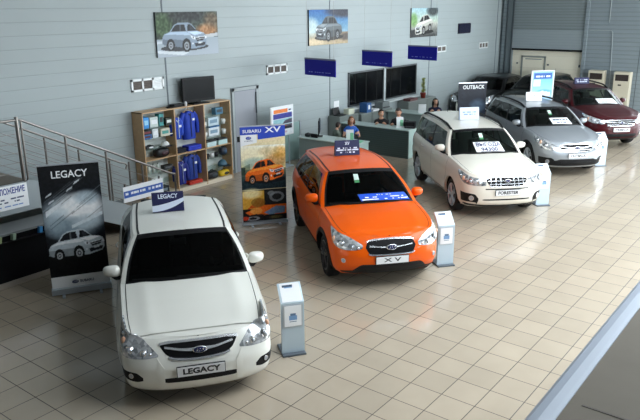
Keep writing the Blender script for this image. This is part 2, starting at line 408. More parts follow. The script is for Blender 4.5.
# two dark windows of the office behind the long wall
for i, (x0, x1) in enumerate(((17.42, 19.40), (19.53, 21.55))):
    root = bpy.data.objects.new('window_%d' % (3+i), None); link(root); struct(root)
    z0, z1 = 1.14, 2.16
    fr = MB()
    for a in (x0, x1): fr.box((a, YW-.015, (z0+z1)/2), (.05, .05, z1-z0+.05))
    for z in (z0, z1): fr.box(((x0+x1)/2, YW-.015, z), (x1-x0+.05, .05, .05))
    fr.build('window_frame', mat('window_frame_grey', rgb(60,66,68), .4), root)
    MB().box(((x0+x1)/2, YW-.006, (z0+z1)/2), (x1-x0, .01, z1-z0)).build('window_pane', mat('dark_pane', (.004,.005,.006), .12, spec=.12), root)
    bl = MB()
    for k in range(3 if i == 0 else 2):
        bl.box((x0+.35+.62*k, YW-.016, z0+.52), (.05, .006, .9))
    bl.build('window_blind', mat('dim_blind', (.009,.01,.01), .7, spec=.1), root)
mb = MB().box((19.465, YW-.02, 1.615), (.09, .06, 1.1)); struct(mb.build('trim_4', mat('window_post', rgb(196,204,204), .4)))
mb = MB().box((19.5, YW-.06, 1.045), (4.3, .12, .05)); struct(mb.build('trim_5', mat('sill_white', rgb(214,220,220), .4)))

# vehicle doorway: cream sectional door with a wicket, dark jambs, grey roller shutter half down
root = bpy.data.objects.new('door_2', None); link(root); struct(root)
mb = MB().box((XR+.13, 10.35, 2.4), (.05, 3.1, 4.9)); mb.build('door_panel', CREAM, root)
mb = MB()
for y in (11.42, 10.42): mb.box((XR+.095, y, 1.0), (.03, .07, 2.08))
mb.box((XR+.095, 10.92, 2.03), (.03, 1.07, .07)); mb.box((XR+.09, 10.92, 1.93), (.02, .7, .035))
mb.build('wicket_frame', mat('wicket_grey', rgb(142,146,140), .5), root)
mb = MB().box((XR+.09, 10.28, 1.72), (.03, .08, .06)).box((XR+.09, 11.62, 1.74), (.03, .06, .06)).box((XR+.09, 8.98, 1.72), (.03, .06, .1)); mb.build('latch', DGREY, root)
mb = MB()
for y, w, m in ((11.98, .26, 0), (12.22, .16, 1), (8.80, .12, 1)): mb.box((XR-.05, y, 2.5), (.14, w, 5.), m)
mb.box((XR-.13, 11.86, 2.5), (.06, .05, 5.), 2); mb.box((XR-.13, 12.12, 2.5), (.05, .04, 5.), 2)
mb.build('door_jamb', [GREYF, RIBM, DGREY], root)
mb = MB().box((XR-.02, 10.36, 3.98), (.05, 3.02, 1.66), 0).box((XR-.02, 10.36, 2.75), (.045, 3.02, .8), 1).box((XR-.02, 10.36, 2.33), (.07, 3.04, .08), 2).box((XR-.02, 10.36, 3.155), (.06, 3.02, .02), 3)
o = mb.build('roller_shutter', [SHUT, SHUT2, BLACK, GREYF]); struct(o)
# conduits on the ribbed wall
for name, pts, lab in (('conduit', [(XR-.02, 8.0, 6.8), (XR-.02, 7.96, 3.45)], 'pale vertical conduit high on the ribbed wall'),
                       ('conduit', [(XR-.02, 8.70, 3.16), (XR-.02, 7.86, 3.16), (XR-.02, 7.79, 3.08), (XR-.02, 7.70, 1.3), (XR-.02, 7.70, .2)], 'pale conduit bent down the ribbed wall between the air conditioners')):
    tag(MB().tube(pts, .018, n=8).build(name, mat('conduit_grey', rgb(158,166,168), .4)), lab, 'pipe')

# ------------------------------------------------------------------ wall fittings
VENTM = mat('vent_white', rgb(236,240,240), .4); VENTD = mat('vent_dark', rgb(92,84,78), .7)
def vent(x, z, w, h, n, lab, pale_bays=()):  # the listed bays take the white frame colour
    t = thing('wall_vent', lab, 'vent', (x, YW, z))
    fr = MB(); b = .045 if w > .7 else .035
    fr.box((0, -.012, h/2-b/2), (w, .03, b)).box((0, -.012, -h/2+b/2), (w, .03, b))
    cw = (w-b)/n
    for i in range(n+1): fr.box((-w/2+b/2+i*cw, -.012, 0), (b, .03, h))
    fr.build('frame', VENTM, t)
    for i in range(n):
        g = MB(); cx = -w/2+b/2+(i+.5)*cw
        g.box((cx, -.002, 0), (cw-b, .004, h-2*b), 0)
        for k in range(5):
            g.box((cx, -.010, -h/2+b+(h-2*b)*(k+.5)/5), (cw-b, .012, .010), 1, rot=(R(35),0,0))
        g.build('louver', [VENTM if i in pale_bays else VENTD, VENTM if i in pale_bays else mat('vent_slat', rgb(120,112,106), .6)], t)
vent(9.73, 2.53, .90, .27, 3, 'white air vent with one pale bay near the television', (2,))
vent(14.08, 2.54, .84, .25, 3, 'white three-bay air vent above the orange picture stand')
vent(23.40, 2.59, .72, .24, 2, 'white air vent beside the farthest hanging blue sign')
vent(27.05, 2.55, .85, .25, 3, 'white air vent on the long wall nearest the roller door')
t = thing('wall_screen', 'small dark square panel high on the wall near the roller door', 'panel', (25.2, YW, 3.28))
MB().box((0, -.03, 0), (1.0, .05, .34), 0, bev=.01).build('screen', mat('screen_navy', rgb(20,20,48), .25), t)
MB().box((0, -.012, 0), (1.05, .02, .39), 0).build('bezel', BLACK, t)
o = tag(MB().box((16.80, YW-.004, 1.20), (.27, .006, .36)).build('paper_sheet', PAPER), 'blank white paper sheet taped on the long wall', 'paper')

# ------------------------------------------------------------------ cars
def pchip(xs, ys, x):
    xs = np.array(xs, float); ys = np.array(ys, float); x = np.clip(np.asarray(x, float), xs[0], xs[-1])
    h = np.diff(xs); d = np.diff(ys)/h; m = np.zeros_like(ys)
    for i in range(1, len(xs)-1):
        if d[i-1]*d[i] > 0:
            w1, w2 = 2*h[i]+h[i-1], h[i]+2*h[i-1]; m[i] = (w1+w2)/(w1/d[i-1]+w2/d[i])
    m[0], m[-1] = d[0], d[-1]
    i = np.clip(np.searchsorted(xs, x)-1, 0, len(h)-1); t = (x-xs[i])/h[i]
    return ((2*t**3-3*t**2+1)*ys[i]+(t**3-2*t**2+t)*h[i]*m[i]+(-2*t**3+3*t**2)*ys[i+1]+(t**3-t**2)*h[i]*m[i+1])
def tbl(t, x):
    a = sorted(t); return pchip([p[0] for p in a], [p[1] for p in a], x)
def catmull(pts, n):
    P = np.array(pts, float); P = np.vstack([2*P[0]-P[1], P, 2*P[-1]-P[-2]])
    out = []
    for i in range(1, len(P)-2):
        p0, p1, p2, p3 = P[i-1:i+3]
        tt = [0]
        for a, b in ((p0,p1),(p1,p2),(p2,p3)): tt.append(tt[-1]+max(1e-6, np.linalg.norm(b-a))**.5)
        t = np.linspace(tt[1], tt[2], n, endpoint=False)[:, None]
        A1 = (tt[1]-t)/(tt[1]-tt[0])*p0+(t-tt[0])/(tt[1]-tt[0])*p1; A2 = (tt[2]-t)/(tt[2]-tt[1])*p1+(t-tt[1])/(tt[2]-tt[1])*p2
        A3 = (tt[3]-t)/(tt[3]-tt[2])*p2+(t-tt[2])/(tt[3]-tt[2])*p3
        B1 = (tt[2]-t)/(tt[2]-tt[0])*A1+(t-tt[0])/(tt[2]-tt[0])*A2; B2 = (tt[3]-t)/(tt[3]-tt[1])*A2+(t-tt[1])/(tt[3]-tt[1])*A3
        out.append((tt[2]-t)/(tt[2]-tt[1])*B1+(t-tt[1])/(tt[2]-tt[1])*B2)
    out.append(P[-2:-1]); return np.vstack(out)

class Shell:
    """lower body: a closed plan line swept upward with a varying inset"""
    def __init__(s, S):
        s.S = S; xf, xr, W = S['xf'], S['xr'], S['W']
        fc, rc = S.get('fc', 1.), S.get('rc', 1.)
        xw = S['wb']/2
        pts = [(xf,0),(xf-.015*fc,.25),(xf-.06*fc,.48),(xf-.15*fc,.66),(xf-.29*fc,.79),(xf-.50*(.4+.6*fc),W-.04),(xw,W-.012),(.4,W),(-.6,W),(-xw,W-.012),(xr+.45,W-.05),(xr+.20*rc,W-.15),(xr+.07*rc,W-.35),(xr+.01,.25),(xr,0)]
        c = catmull(pts, 40); d = np.r_[0, np.cumsum(np.linalg.norm(np.diff(c, axis=0), axis=1))]
        s.L = d[-1]; s.a = np.linspace(0, s.L, 600); s.px = np.interp(s.a, d, c[:,0]); s.py = np.interp(s.a, d, c[:,1])
        tx, ty = np.gradient(s.px, s.a), np.gradient(s.py, s.a); n = np.hypot(tx, ty); s.nx, s.ny = ty/n, -tx/n
        s.nx, s.ny = np.where(s.py < 1e-3, np.sign(s.nx), s.nx), np.where(s.py < 1e-3, 0, s.ny)
    def ztop(s, a): return tbl(s.S['ztop'], np.interp(a, s.a, s.px))
    def zbot(s, a): return tbl(s.S['zbot'], np.interp(a, s.a, s.px))
    def B(s, a, t, off=0.):
        """a: signed run along the plan line from the nose; t: 0 bottom .. 1 shoulder"""
        a = np.asarray(a, float); t = np.asarray(t, float); a, t = np.broadcast_arrays(a, t); sg = np.sign(a); sg = np.where(sg == 0, 1, sg); b = np.abs(a)
        x, y, nx, ny = (np.interp(b, s.a, q) for q in (s.px, s.py, s.nx, s.ny))
        wf = np.clip(nx, 0, 1)**1.3; wr = np.clip(-nx, 0, 1)**1.3; ws = 1-wf-wr
        ins = wf*tbl(s.S['front'], t)+wr*tbl(s.S['rear'], t)+ws*tbl(s.S['side'], t)
        z0 = s.zbot(b); z = z0+(s.ztop(b)-z0)*t
        for wx in (s.S['wb']/2, -s.S['wb']/2):
            r = np.hypot(x-wx, z-s.S['wr']); ins = ins-s.S.get('flare', .018)*np.exp(-((r-s.S['ar'])/.07)**2)*ws*np.clip((1-t)*4, 0, 1)
        o = off-ins
        return np.stack([x+nx*o, sg*(y+ny*o), z], -1)
    def T(s, a, z):
        b = np.abs(a); z0 = s.zbot(b); return np.clip((z-z0)/(s.ztop(b)-z0), 0, 1)
    def A_of_x(s, x, rear=False):
        """run along the plan where the side reaches x (searching past the front corner)"""
        i = np.argsort(s.px); return float(np.interp(x, s.px[::-1], s.a[::-1]))
    def shoulder(s, x): return s.B(s.A_of_x(x), 1.)

def grid_faces(nu, nv): return [(i*nv+j, i*nv+j+1, (i+1)*nv+j+1, (i+1)*nv+j) for i in range(nu-1) for j in range(nv-1)]

def decal(sh, a0, a1, top, bot, n=24, m=6, off=.004, thick=.012, mb=None, mi=0, sg=1, smooth=True, bulge=0.):
    """a skin following the body between two curves z=bot(a), z=top(a); both given as (a, z) lists"""
    aa = np.linspace(a0, a1, n); tt = tbl(top, aa); bb = tbl(bot, aa); vs = []
    for i in range(n):
        z = np.linspace(bb[i], tt[i], m); k = bulge*math.sin(PI*i/(n-1))*np.sin(PI*np.linspace(0, 1, m))
        p = sh.B(np.full(m, aa[i]*sg), sh.T(np.full(m, aa[i]), z), off+k); p[:, 2] = np.where(z > p[:, 2]+1e-6, z, p[:, 2]); vs += list(p)
    fs = grid_faces(n, m)
    # rim turned inwards
    ring = [i*m for i in range(n)]+[(n-1)*m+j for j in range(1, m)]+[i*m+m-1 for i in range(n-2, -1, -1)]+[j for j in range(m-2, 0, -1)]
    aal = np.repeat(aa, m); base = len(vs)
    for r in ring:
        p = vs[r]; i = r//m; z = p[2]
        q = sh.B(aa[i]*sg, sh.T(aa[i], np.array(z)), off-thick); q = np.array(q).reshape(3); q[2] = z; vs.append(q)
    k = len(ring); fs2 = [(ring[i], ring[(i+1) % k], base+(i+1) % k, base+i) for i in range(k)]
    mb.add(vs, fs, mi, smooth); mb.add(vs, fs2, mi, False)
    return mb

def build_car(S, label, loc, yaw):
    sh = Shell(S); W = S['W']; paint = S['paint']; wb = S['wb']; wr = S['wr']; ar = S['ar']; lo = S.get('detail', 1)
    root = thing('car', label, 'car', loc, yaw, None)
    gl = S.get('glass', CARGLASS)
    # ---- greenhouse frame numbers
    xa0, xd0 = S['A0'], S['D0']; (xa1, ya1, za1), (xd1, yd1, zd1) = S['A1'], S['D1']
    wbow, hbow, rcr = S.get('wbow', .16), S.get('hbow', .09), S.get('rcr', .05)
    aA, aD = sh.A_of_x(xa0), sh.A_of_x(xd0)
    crown = S.get('crown', .045)
    # ---- body sides
    na = 170 if lo else 110; nt = 30 if lo else 22
    for _ in (0,):
        av = np.linspace(0, sh.L, na); tv = np.r_[np.linspace(0, .12, 4)[:-1], np.linspace(.12, 1, nt-3)]
        vs = []; fs = []
        aS = np.r_[-av[:0:-1], av]
        A2, T2 = np.meshgrid(aS, tv, indexing='ij'); P = sh.B(A2, T2)
        vs = P.reshape(-1, 3); nA, nT = len(aS), len(tv); fs = []
        inside = np.zeros(len(vs), bool)
        for wx in (wb/2, -wb/2):
            inside |= (np.hypot(vs[:,0]-wx, vs[:,2]-wr) < ar) & (np.abs(vs[:,1]) > W-.35)
        F = np.array(grid_faces(nA, nT)); cnt = inside[F].sum(1)
        keep = F[cnt < 4]
        # snap remaining inside corners to the arch circle
        used = np.zeros(len(vs), bool); used[keep.ravel()] = True
        for wx in (wb/2, -wb/2):
            r = np.hypot(vs[:,0]-wx, vs[:,2]-wr); mk = used & inside & (np.abs(vs[:,0]-wx) < ar+.02)
            f = ar/np.maximum(r, 1e-3); nx_ = wx+(vs[:,0]-wx)*f; nz_ = wr+(vs[:,2]-wr)*f
            ok = mk & (nz_ > vs[:,2].min()-.02)
            vs[ok, 0] = nx_[ok]; vs[ok, 2] = nz_[ok]
        mb = MB(); mb.add(vs, [tuple(f) for f in keep], 0, True)
        # inner return of the arch
        for wx in (wb/2, -wb/2):
            for sg in (1, -1):
                th = np.linspace(-.25, PI+.25, 26); ring = []
                for ang in th:
                    x, z = wx+ar*math.cos(ang), wr+ar*math.sin(ang); a = sh.A_of_x(x); p = sh.B(sg*a, sh.T(a, z), .004); ring.append((x, p[1], z))
                rin = [(x, y-sg*.05, z) for x, y, z in ring]; rout = [(wx+(x-wx)*1.035, y-sg*.004, wr+(z-wr)*1.035) for x, y, z in ring]
                n = len(ring)
                mi = 1 if S.get('cladding') else 0
                mb.add(ring+rin, [(i, i+1, n+i+1, n+i) for i in range(n-1)], mi, True)
                mb.add(ring+rout, [(i, i+1, n+i+1, n+i) for i in range(n-1)], mi, True)
        # shut lines
        def seam_x(pts, w=.007):
            q = []
            for x, z in pts:
                a = sh.A_of_x(x); q.append((a, z))
            for sg in (1, -1):
                c = np.array([sh.B(sg*a, sh.T(a, z), .0025) for a, z in q]); d = np.gradient(c, axis=0); d /= np.linalg.norm(d, axis=1)[:, None]
                s_ = np.cross(d, [0, sg, 0])*w/2
                n = len(c); mb.add(list(c+s_)+list(c-s_), [(i, i+1, n+i+1, n+i) for i in range(n-1)], 1, False)
        zs = np.linspace(S['sill'], 1, 14)
        xf_, xb_, xr_ = S['doors']
        def zz(x, k): b = sh.A_of_x(x); z0, z1 = float(sh.zbot(b)), float(sh.ztop(b)); return z0+.08+(z1-z0-.08)*k
        ks = np.linspace(0, 1, 14)
        seam_x([(xf_+.03*(k-.5), zz(xf_, k)) for k in ks]); seam_x([(xb_-.02*k, zz(xb_, k)) for k in ks])
        seam_x([(xr_+.30*max(0, .55-k)-.02*k, zz(xr_, k)) for k in ks])
        seam_x([(x, zz(x, 0)) for x in np.linspace(xf_, xr_+.16, 20)])
        body = mb.build('body_shell', [paint, BLACK], root)
    # ---- hood
    K = 40; cs = np.linspace(-1, 1, 33); mb = MB(); vs = []
    ak = np.r_[np.linspace(.02, .75, 12)[:-1], np.linspace(.75, aA, K-11)]
    def hood_pt(a, c, g):
        p = sh.B(a, 1.); x, y, z = p
        cr = crown*min(1, g*1.6)
        yy = c*y; ridge = S.get('ridge', .012)*min(1, g*3)*(math.exp(-((abs(c)-.66)/.12)**2))
        return (x+wbow*(1-c*c)*g**2.2, yy, z+cr*(1-abs(c)**2.4)+ridge*(1-abs(c)**8))
    for k, a in enumerate(ak):
        p = sh.B(a, 1.); g = max(0., (S['xf']-p[0])/(S['xf']-xa0))
        vs += [hood_pt(a, c, g) for c in cs]
    mb.add(vs, grid_faces(len(ak), len(cs)), 0, True)
    # hood shut lines along the edges
    for c in (-.93, .93):
        pts = []
        for a in ak[13:]:
            p = sh.B(a, 1.); g = max(0., (S['xf']-p[0])/(S['xf']-xa0)); pts.append(np.array(hood_pt(a, c, g))+[0,0,.002])
        pts = np.array(pts); n = len(pts); mb.add(list(pts+[0,.004,0])+list(pts-[0,.004,0]), [(i, i+1, n+i+1, n+i) for i in range(n-1)], 1)
    mb.build('hood', [paint, BLACK], root)
    # ---- greenhouse
    def side_pt(p, q, sg, off=0.):
        """p 0..1 windscreen pillar to rear pillar, q 0..1 shoulder to roof"""
        xb = xa0+(xd0-xa0)*p; b = sh.B(sh.A_of_x(xb), 1.)
        xt = xa1+(xd1-xa1)*p; yt = float(tbl(S['cant_y'], p)); zt = float(tbl(S['cant_z'], p))
        y = b[1]+(yt-b[1])*q+.035*math.sin(PI*q*.9)
        return np.array([b[0]+(xt-b[0])*q, sg*(y+off), b[2]+(zt-b[2])*q])
    def wind_pt(p, q, off=0.):
        L = side_pt(0, q, 1); y = p*L[1]; bow = wbow*(1-q)+hbow*q; cr = crown*(1-q)+rcr*q
        return np.array([L[0]+bow*(1-abs(p)**2.2)+off, y, L[2]+cr*(1-abs(p)**2.4)*.95+off*.6])
    rbow = S.get('rbow', .08)
    def rear_pt(p, q, off=0.):
        L = side_pt(1, q, 1); return np.array([L[0]-rbow*(1-abs(p)**2.4)-off, p*L[1], L[2]+rcr*q*(1-p*p)])
    def roof_pt(p, u):
        L = side_pt(u, 1, 1); return np.array([L[0]+hbow*(1-abs(p)**2.2)*max(0, 1-u*3)-rbow*(1-abs(p)**2.4)*max(0, u*3-2), p*L[1], L[2]+rcr*(1-abs(p)**2.4)])
    def patch(f, us, vs_, cls, out, flip=False):
        """cls(u,v) names the mesh a face belongs to"""
        nu, nv = len(us), len(vs_); V = [f(u, v) for u in us for v in vs_]
        for (a, b, c, d) in grid_faces(nu, nv):
            i, j = a//nv, a % nv; k = cls((us[i]+us[i+1])/2, (vs_[j]+vs_[j+1])/2)
            if k is None: continue
            out.setdefault(k, []).append([V[t] for t in (a, b, c, d)])
    out = {}
    qs = sorted(set(np.round(np.r_[np.linspace(0, 1, 9), .05, .9, .94], 4)))
    ps = sorted(set(np.round(np.r_[np.linspace(-1, 1, 21), -.93, .93, -.89, .89], 4)))
    def cw(p, q):
        if abs(p) > .93 or q > .97: return 'frame'
        if abs(p) > .89 or q < .06 or q > .91: return 'frit'
        return 'wind'
    patch(wind_pt, ps, qs, cw, out)
    def cr_(p, q):
        if abs(p) > .88 or q > .93 or q < .10: return 'frame'
        return 'rear'
    patch(rear_pt, sorted(set(np.round(np.r_[np.linspace(-1, 1, 17), .88, -.88], 4))), sorted(set(np.round(np.r_[np.linspace(0, 1, 8), .1, .93], 4))), cr_, out)
    for sg, nm in ((1, 'L'), (-1, 'R')):
        wins = S['wins']; ex = [e for w in wins for e in w]
        us = sorted(set(np.round(np.r_[np.linspace(0, 1, 31), ex], 4)))
        def cs_(u, q):
            if q < .045: return 'frit'
            if q > .89: return 'frame'
            for i, (u0, u1) in enumerate(wins):
                if u0 < u < u1: return 'side%d%s' % (i, nm)
            if wins[0][1] <= u <= wins[1][0] or (len(wins) > 2 and wins[1][1] <= u <= wins[2][0] and S.get('blackC', 1)): return 'frit'
            return 'frame'
        patch(lambda u, q: side_pt(u, q, sg), us, sorted(set(np.round(np.r_[np.linspace(0, 1, 8), .045, .89], 4))), cs_, out)
    def quadmesh(quads, name, m, parent, solid=0.):
        vmap = {}; V = []; F = []
        for qd in quads:
            f = []
            for p in qd:
                k = tuple(np.round(p, 5))
                if k not in vmap: vmap[k] = len(V); V.append(k)
                f.append(vmap[k])
            if len(set(f)) >= 3:
                g = []
                for i_ in f:
                    if i_ not in g: g.append(i_)
                F.append(g)
        mb = MB(); mb.add(V, F, 0, True); return mb, F
    mbf, _ = quadmesh(out['frame'], 'pillars', paint, root); n0 = len(mbf.f)
    m2, _ = quadmesh(out['frit'], 'x', BLACK, root); mbf.add(m2.v, m2.f, 1, True)
    mbf.build('pillar_frame', [paint, BLACK], root)
    quadmesh(out['wind'], '', gl, root)[0].build('windshield', gl, root)
    quadmesh(out['rear'], '', gl, root)[0].build('rear_window', gl, root)
    for i in range(len(S['wins'])):
        for nm in 'LR': quadmesh(out['side%d%s' % (i, nm)], '', gl, root)[0].build('side_window', gl, root)
    ro = {}; us = np.linspace(0, 1, 22); patch(lambda p, u: roof_pt(p, u), list(np.linspace(-1, 1, 23)), list(us), lambda a, b: 'roof', ro)
    rmb, _ = quadmesh(ro['roof'], '', paint, root)
    for sg in (1, -1):   # dark drip strips
        pts = [roof_pt(sg*.90, u)+[0,0,.003] for u in us]; n = len(pts); pts = np.array(pts)
        rmb.add(list(pts+[0,.012,0])+list(pts-[0,.012,0]), [(i, i+1, n+i+1, n+i) for i in range(n-1)], 1, True)
    rmb.build('roof', [paint, BLACK], root)
    # ---- rear deck behind the greenhouse, belly
    ax = np.linspace(aD, sh.L-.02, 24); V = []
    for a in ax:
        p = sh.B(a, 1.); g = (a-aD)/(sh.L-aD)
        V += [(p[0]-rbow*(1-abs(c)**2.4)*(1-g)**2, c*p[1], p[2]+.02*(1-c*c)*math.sin(PI*g)) for c in np.linspace(-1, 1, 13)]
    mb = MB(); mb.add(V, grid_faces(len(ax), 13), 0, True); mb.build('rear_deck', paint, root)
    mb = MB(); av = np.linspace(.02, sh.L-.02, 60); V = []
    for a in av:
        p = sh.B(a, 0.); V += [(p[0], -p[1]*.97, p[2]+.01), (p[0], p[1]*.97, p[2]+.01)]
    # belly between the wheels only as wide as the track inside
    V = [(x, (y if abs(abs(x)-wb/2) > ar+.03 else math.copysign(min(abs(y), W-.33), y)), z) for x, y, z in V]
    mb.add(V, grid_faces(len(av), 2), 0, False)
    for wx in (wb/2, -wb/2):
        for sg in (1, -1):
            th = np.linspace(-.2, PI+.2, 18); rr = ar+.012
            o1 = [(wx+rr*math.cos(t), sg*(W-.045), wr+rr*math.sin(t)) for t in th]; o2 = [(x, sg*(W-.34), z) for x, y, z in o1]; n = len(o1)
            mb.add(o1+o2, [(i, i+1, n+i+1, n+i) for i in range(n-1)], 0, True); mb.add(o2, [tuple(range(n))], 0)
    mb.build('underbody', DARK, root, fix=False)
    # ---- cabin
    seatm = S.get('seat', mat('seat_cloth', (.03,.032,.03), .9))
    mb = MB(); zb = float(sh.ztop(aA))
    mb.box(((xa0+xd0)/2, 0, .42), (xa0-xd0-.1, 2*W-.30, .04)); mb.build('cabin_floor', DARK, root)
    mb = MB(); V = []
    for u in np.linspace(0, 1, 6):
        for p in np.linspace(-.93, .93, 13):
            b = wind_pt(p, .01); V.append((b[0]-.02-.62*u*(1-.3*abs(p)), b[1]*.97, b[2]-.015-.07*u**1.5))
    mb.add(V, grid_faces(6, 13), 0, True)
    V2 = V[-13:]; lowr = [(x, y, z-.35) for x, y, z in V2]; mb.add(V2+lowr, grid_faces(2, 13), 0, False)
    mb.box((xa0-.63, 0, zb-.25), (.12, .34, .3), 0, bev=.02)
    mb.build('dashboard', mat('dash_plastic', (.015,.016,.017), .7), root)
    mb = MB(); c0 = Vector((xa0-.80, .37, zb-.07)); ring = []
    for i in range(25):
        t = 2*PI*i/24; ring.append(c0+Vector((.07*math.sin(t)*1.0, .185*math.cos(t), .165*math.sin(t))))
    mb.tube(ring, .014, n=6); mb.cyl(c0, c0+Vector((.14, 0, -.06)), .03)
    for t in (PI, 0, -PI/2): mb.cyl(c0, c0+Vector((.07*math.sin(t), .18*math.cos(t), .16*math.sin(t))), .012, n=6)
    mb.build('steering_wheel', BLACK, root)
    for px, ys in ((S.get('seatx', -.25), (.37, -.37)), (S.get('seatx', -.25)-.88, (.37, -.37))):
        for y in ys:
            mb = MB(); mb.box((px+.1, y, .56), (.50, .50, .18), 0, rot=(0, R(-6), 0), bev=.05).box((px-.22, y, .86), (.15, .48, .60), 0, rot=(0, R(-14), 0), bev=.055)
            se = mb.build('seat', seatm, root); se.data.polygons.foreach_set('use_smooth', [True]*len(se.data.polygons))
            mb = MB().box((px-.32, y, 1.26), (.10, .26, .18), 0, rot=(0, R(-8), 0), bev=.04).cyl((px-.31, y-.06, 1.12), (px-.32, y-.06, 1.2), .008, 1, 6).cyl((px-.31, y+.06, 1.12), (px-.32, y+.06, 1.2), .008, 1, 6)
            mb.build('headrest', [seatm, STEEL], se)
    mb = MB(); b = wind_pt(0, .90); mb.box((b[0]-.09, 0, b[2]-.035), (.03, .22, .065), 0, bev=.012).cyl((b[0]-.05, 0, b[2]), (b[0]-.09, 0, b[2]-.03), .008, 0, 6)
    mb.build('rear_view_mirror', BLACK, root)
    # ---- wheels
    wcol = S.get('rim', ALU)
    for wx in (wb/2, -wb/2):
        for sg in (1, -1):
            yo = W-.035; w_ = .215; y0 = yo-w_; R_ = wr; rr = R_*.70
            prof = [(rr, 0), (rr+.01, .0), (R_-.035, .0), (R_-.010, .018), (R_, .045), (R_, w_-.045), (R_-.010, w_-.018), (R_-.035, w_), (rr+.01, w_), (rr-.004, w_-.012), (rr-.02, w_-.03), (rr-.02, .02), (rr, 0)]
            mb = MB().lathe([(r, h-w_/2) for r, h in prof], (0,0,0), 'y', 0, 40); wo = mb.build('wheel', TYRE, root)
            wo.location = (wx, sg*(yo-w_/2), wr)
            if sg < 0: wo.rotation_euler = (0, 0, PI)
            mb = MB(); hw = w_/2
            mb.lathe([(rr+.004, hw-.004), (rr-.012, hw+.002), (rr-.02, hw-.02), (rr-.03, -hw+.03)], (0,0,0), 'y', 0, 40)
            mb.lathe([(rr-.03, -.02), (.01, -.02)], (0,0,0), 'y', 1, 24)
            ns = S.get('spokes', 5)
            for i in range(ns):
                for dd in (-.13, .13):
                    a = 2*PI*i/ns+dd; a2 = 2*PI*i/ns+dd*1.35
                    p0 = (.05*math.cos(a), hw-.018, .05*math.sin(a)); p1 = ((rr-.016)*math.cos(a2), hw-.010, (rr-.016)*math.sin(a2))
                    mb.tube([p0, ((p0[0]+p1[0])/2, hw-.008, (p0[2]+p1[2])/2), p1], [.026, .020, .022], 0, 6)
            mb.lathe([(.068, hw-.03), (.066, hw-.008), (.03, hw-.002), (.001, hw-.002)], (0,0,0), 'y', 0, 18)
            ri = mb.build('rim', [wcol, DARK], wo)
    # ---- mirrors
    xm = S['mx']; zm = S['mz']
    for sg in S.get('mirror_sides', (1, -1)):
        mb = MB(); b = sh.B(sg*sh.A_of_x(xm+.06), 1.)
        c = Vector((xm, sg*(W+.035), zm+.035)); bm = bmesh.new(); bmesh.ops.create_uvsphere(bm, u_segments=20, v_segments=12, radius=1)
        for v in bm.verts:
            x, y, z = v.co; y = math.copysign(abs(y)**.72, y); z = math.copysign(abs(z)**.66, z)
            x = x*.085 if x > 0 else max(x, -.35)*.06
            v.co = c+Vector((x+.02*(-y*sg), y*.105, z*(.075 if z > 0 else .068)*(1-.15*y*sg)))
        mb.bm(bm, 0, True); bm.free()
        mb.tube([(xm+.045, b[1]-sg*.03, b[2]+.005), (xm+.03, sg*(W-.015), zm-.055), (xm+.02, sg*(W+.02), zm-.02)], [.03, .026, .03], 1, 8)
        mo = mb.build('mirror', [S.get('mirror', paint), BLACK], root)
        MB().ball((c.x-.024, c.y, c.z), (.006, .098, .058), 0, 14, 8).build('mirror_glass', CHROME, mo)
    # ---- door handles
    for x in S['handles']:
        for sg in (1, -1):
            a = sh.A_of_x(x); z = S['hz']; pts = []
            for k in np.linspace(-1, 1, 7): aa = sh.A_of_x(x+.095*k); pts.append(sh.B(sg*aa, sh.T(aa, z), .012+.020*(1-k*k)))
            MB().tube(pts, [.010,.013,.014,.014,.014,.013,.010], 0, 8).build('door_handle', S.get('handle', paint), root)
    # ---- roof rails
    if S.get('rails'):
        for sg in (1, -1):
            mb = MB(); pts = []
            for u in np.linspace(.03, .97, 24):
                p = roof_pt(sg*.93, u); lift = .055*min(1, min(u-.03, .97-u)*9); pts.append((p[0], p[1], p[2]+.008+lift))
            mb.tube(pts, .025, 0, 8); mb.build('roof_rail', S.get('railm', BLACK), root)
    # ---- lamps, grille, intakes
    for sg in (1, -1):
        L = S['lamp']; mb = MB(); a0, a1 = L['a']
        decal(sh, a0, a1, L['top'], L['bot'], 30, 10, .004, .02, mb, 0, sg, True, L.get('bulge', .015))
        ho = mb.build('headlight', S.get('lampm', LAMPBODY), root, fix=True)
        for k, (a, z, r, m) in enumerate(L['bits']):
            b = sh.B(sg*a, sh.T(a, np.array(z)), .012); n = np.array(sh.B(sg*a, sh.T(a, np.array(z)), .05))-b; n /= np.linalg.norm(n); b = Vector(b); n = Vector(n)
            q = MB()
            if m == 'p': q.cyl(b-n*.02, b+n*.012, r, 0, 16).ball(b+n*.008, r*.72, 1, 12, 8); q.build('lamp_projector', [CHROME, LENS], ho)
            elif m == 'a': q.ball(b, (r, r*.9, r*1.5), 0, 10, 7); q.build('indicator', AMBER, ho)
            else: q.ball(b, (r, r, r), 0, 10, 7); q.build('lamp_reflector', CHROME, ho)
        if 'trim' in L:
            mb = MB(); decal(sh, a0, a1, [(a, z+.012) for a, z in L['top']], [(a, z-.004) for a, z in L['top']], 20, 3, .008, .01, mb, 0, sg); mb.build('lamp_trim', BLACK, ho)
        if 'fog' in S:
            f = S['fog']
            mb = MB()
            if 'top' in f: decal(sh, f['a'][0], f['a'][1], f['top'], f['bot'], 16, 4, .004, .012, mb, 0, sg); fb = mb.build('fog_bezel', BLACK, root)
            else: fb = root
            a, z, r = f['c']; b = Vector(sh.B(sg*a, sh.T(a, np.array(z)), .0)); n = Vector(sh.B(sg*a, sh.T(a, np.array(z)), .05))-b; n.normalize()
            q = MB().cyl(b-n*.02, b+n*.016, r, 0, 18).cyl(b+n*.016, b+n*.019, r*.8, 1, 18); q.build('fog_lamp', [CHROME, LENS], fb)
    G = S['grille']; am = G['am']
    mb = MB(); sym = lambda t: sorted([(-a, z) for a, z in t if a > 0]+t)
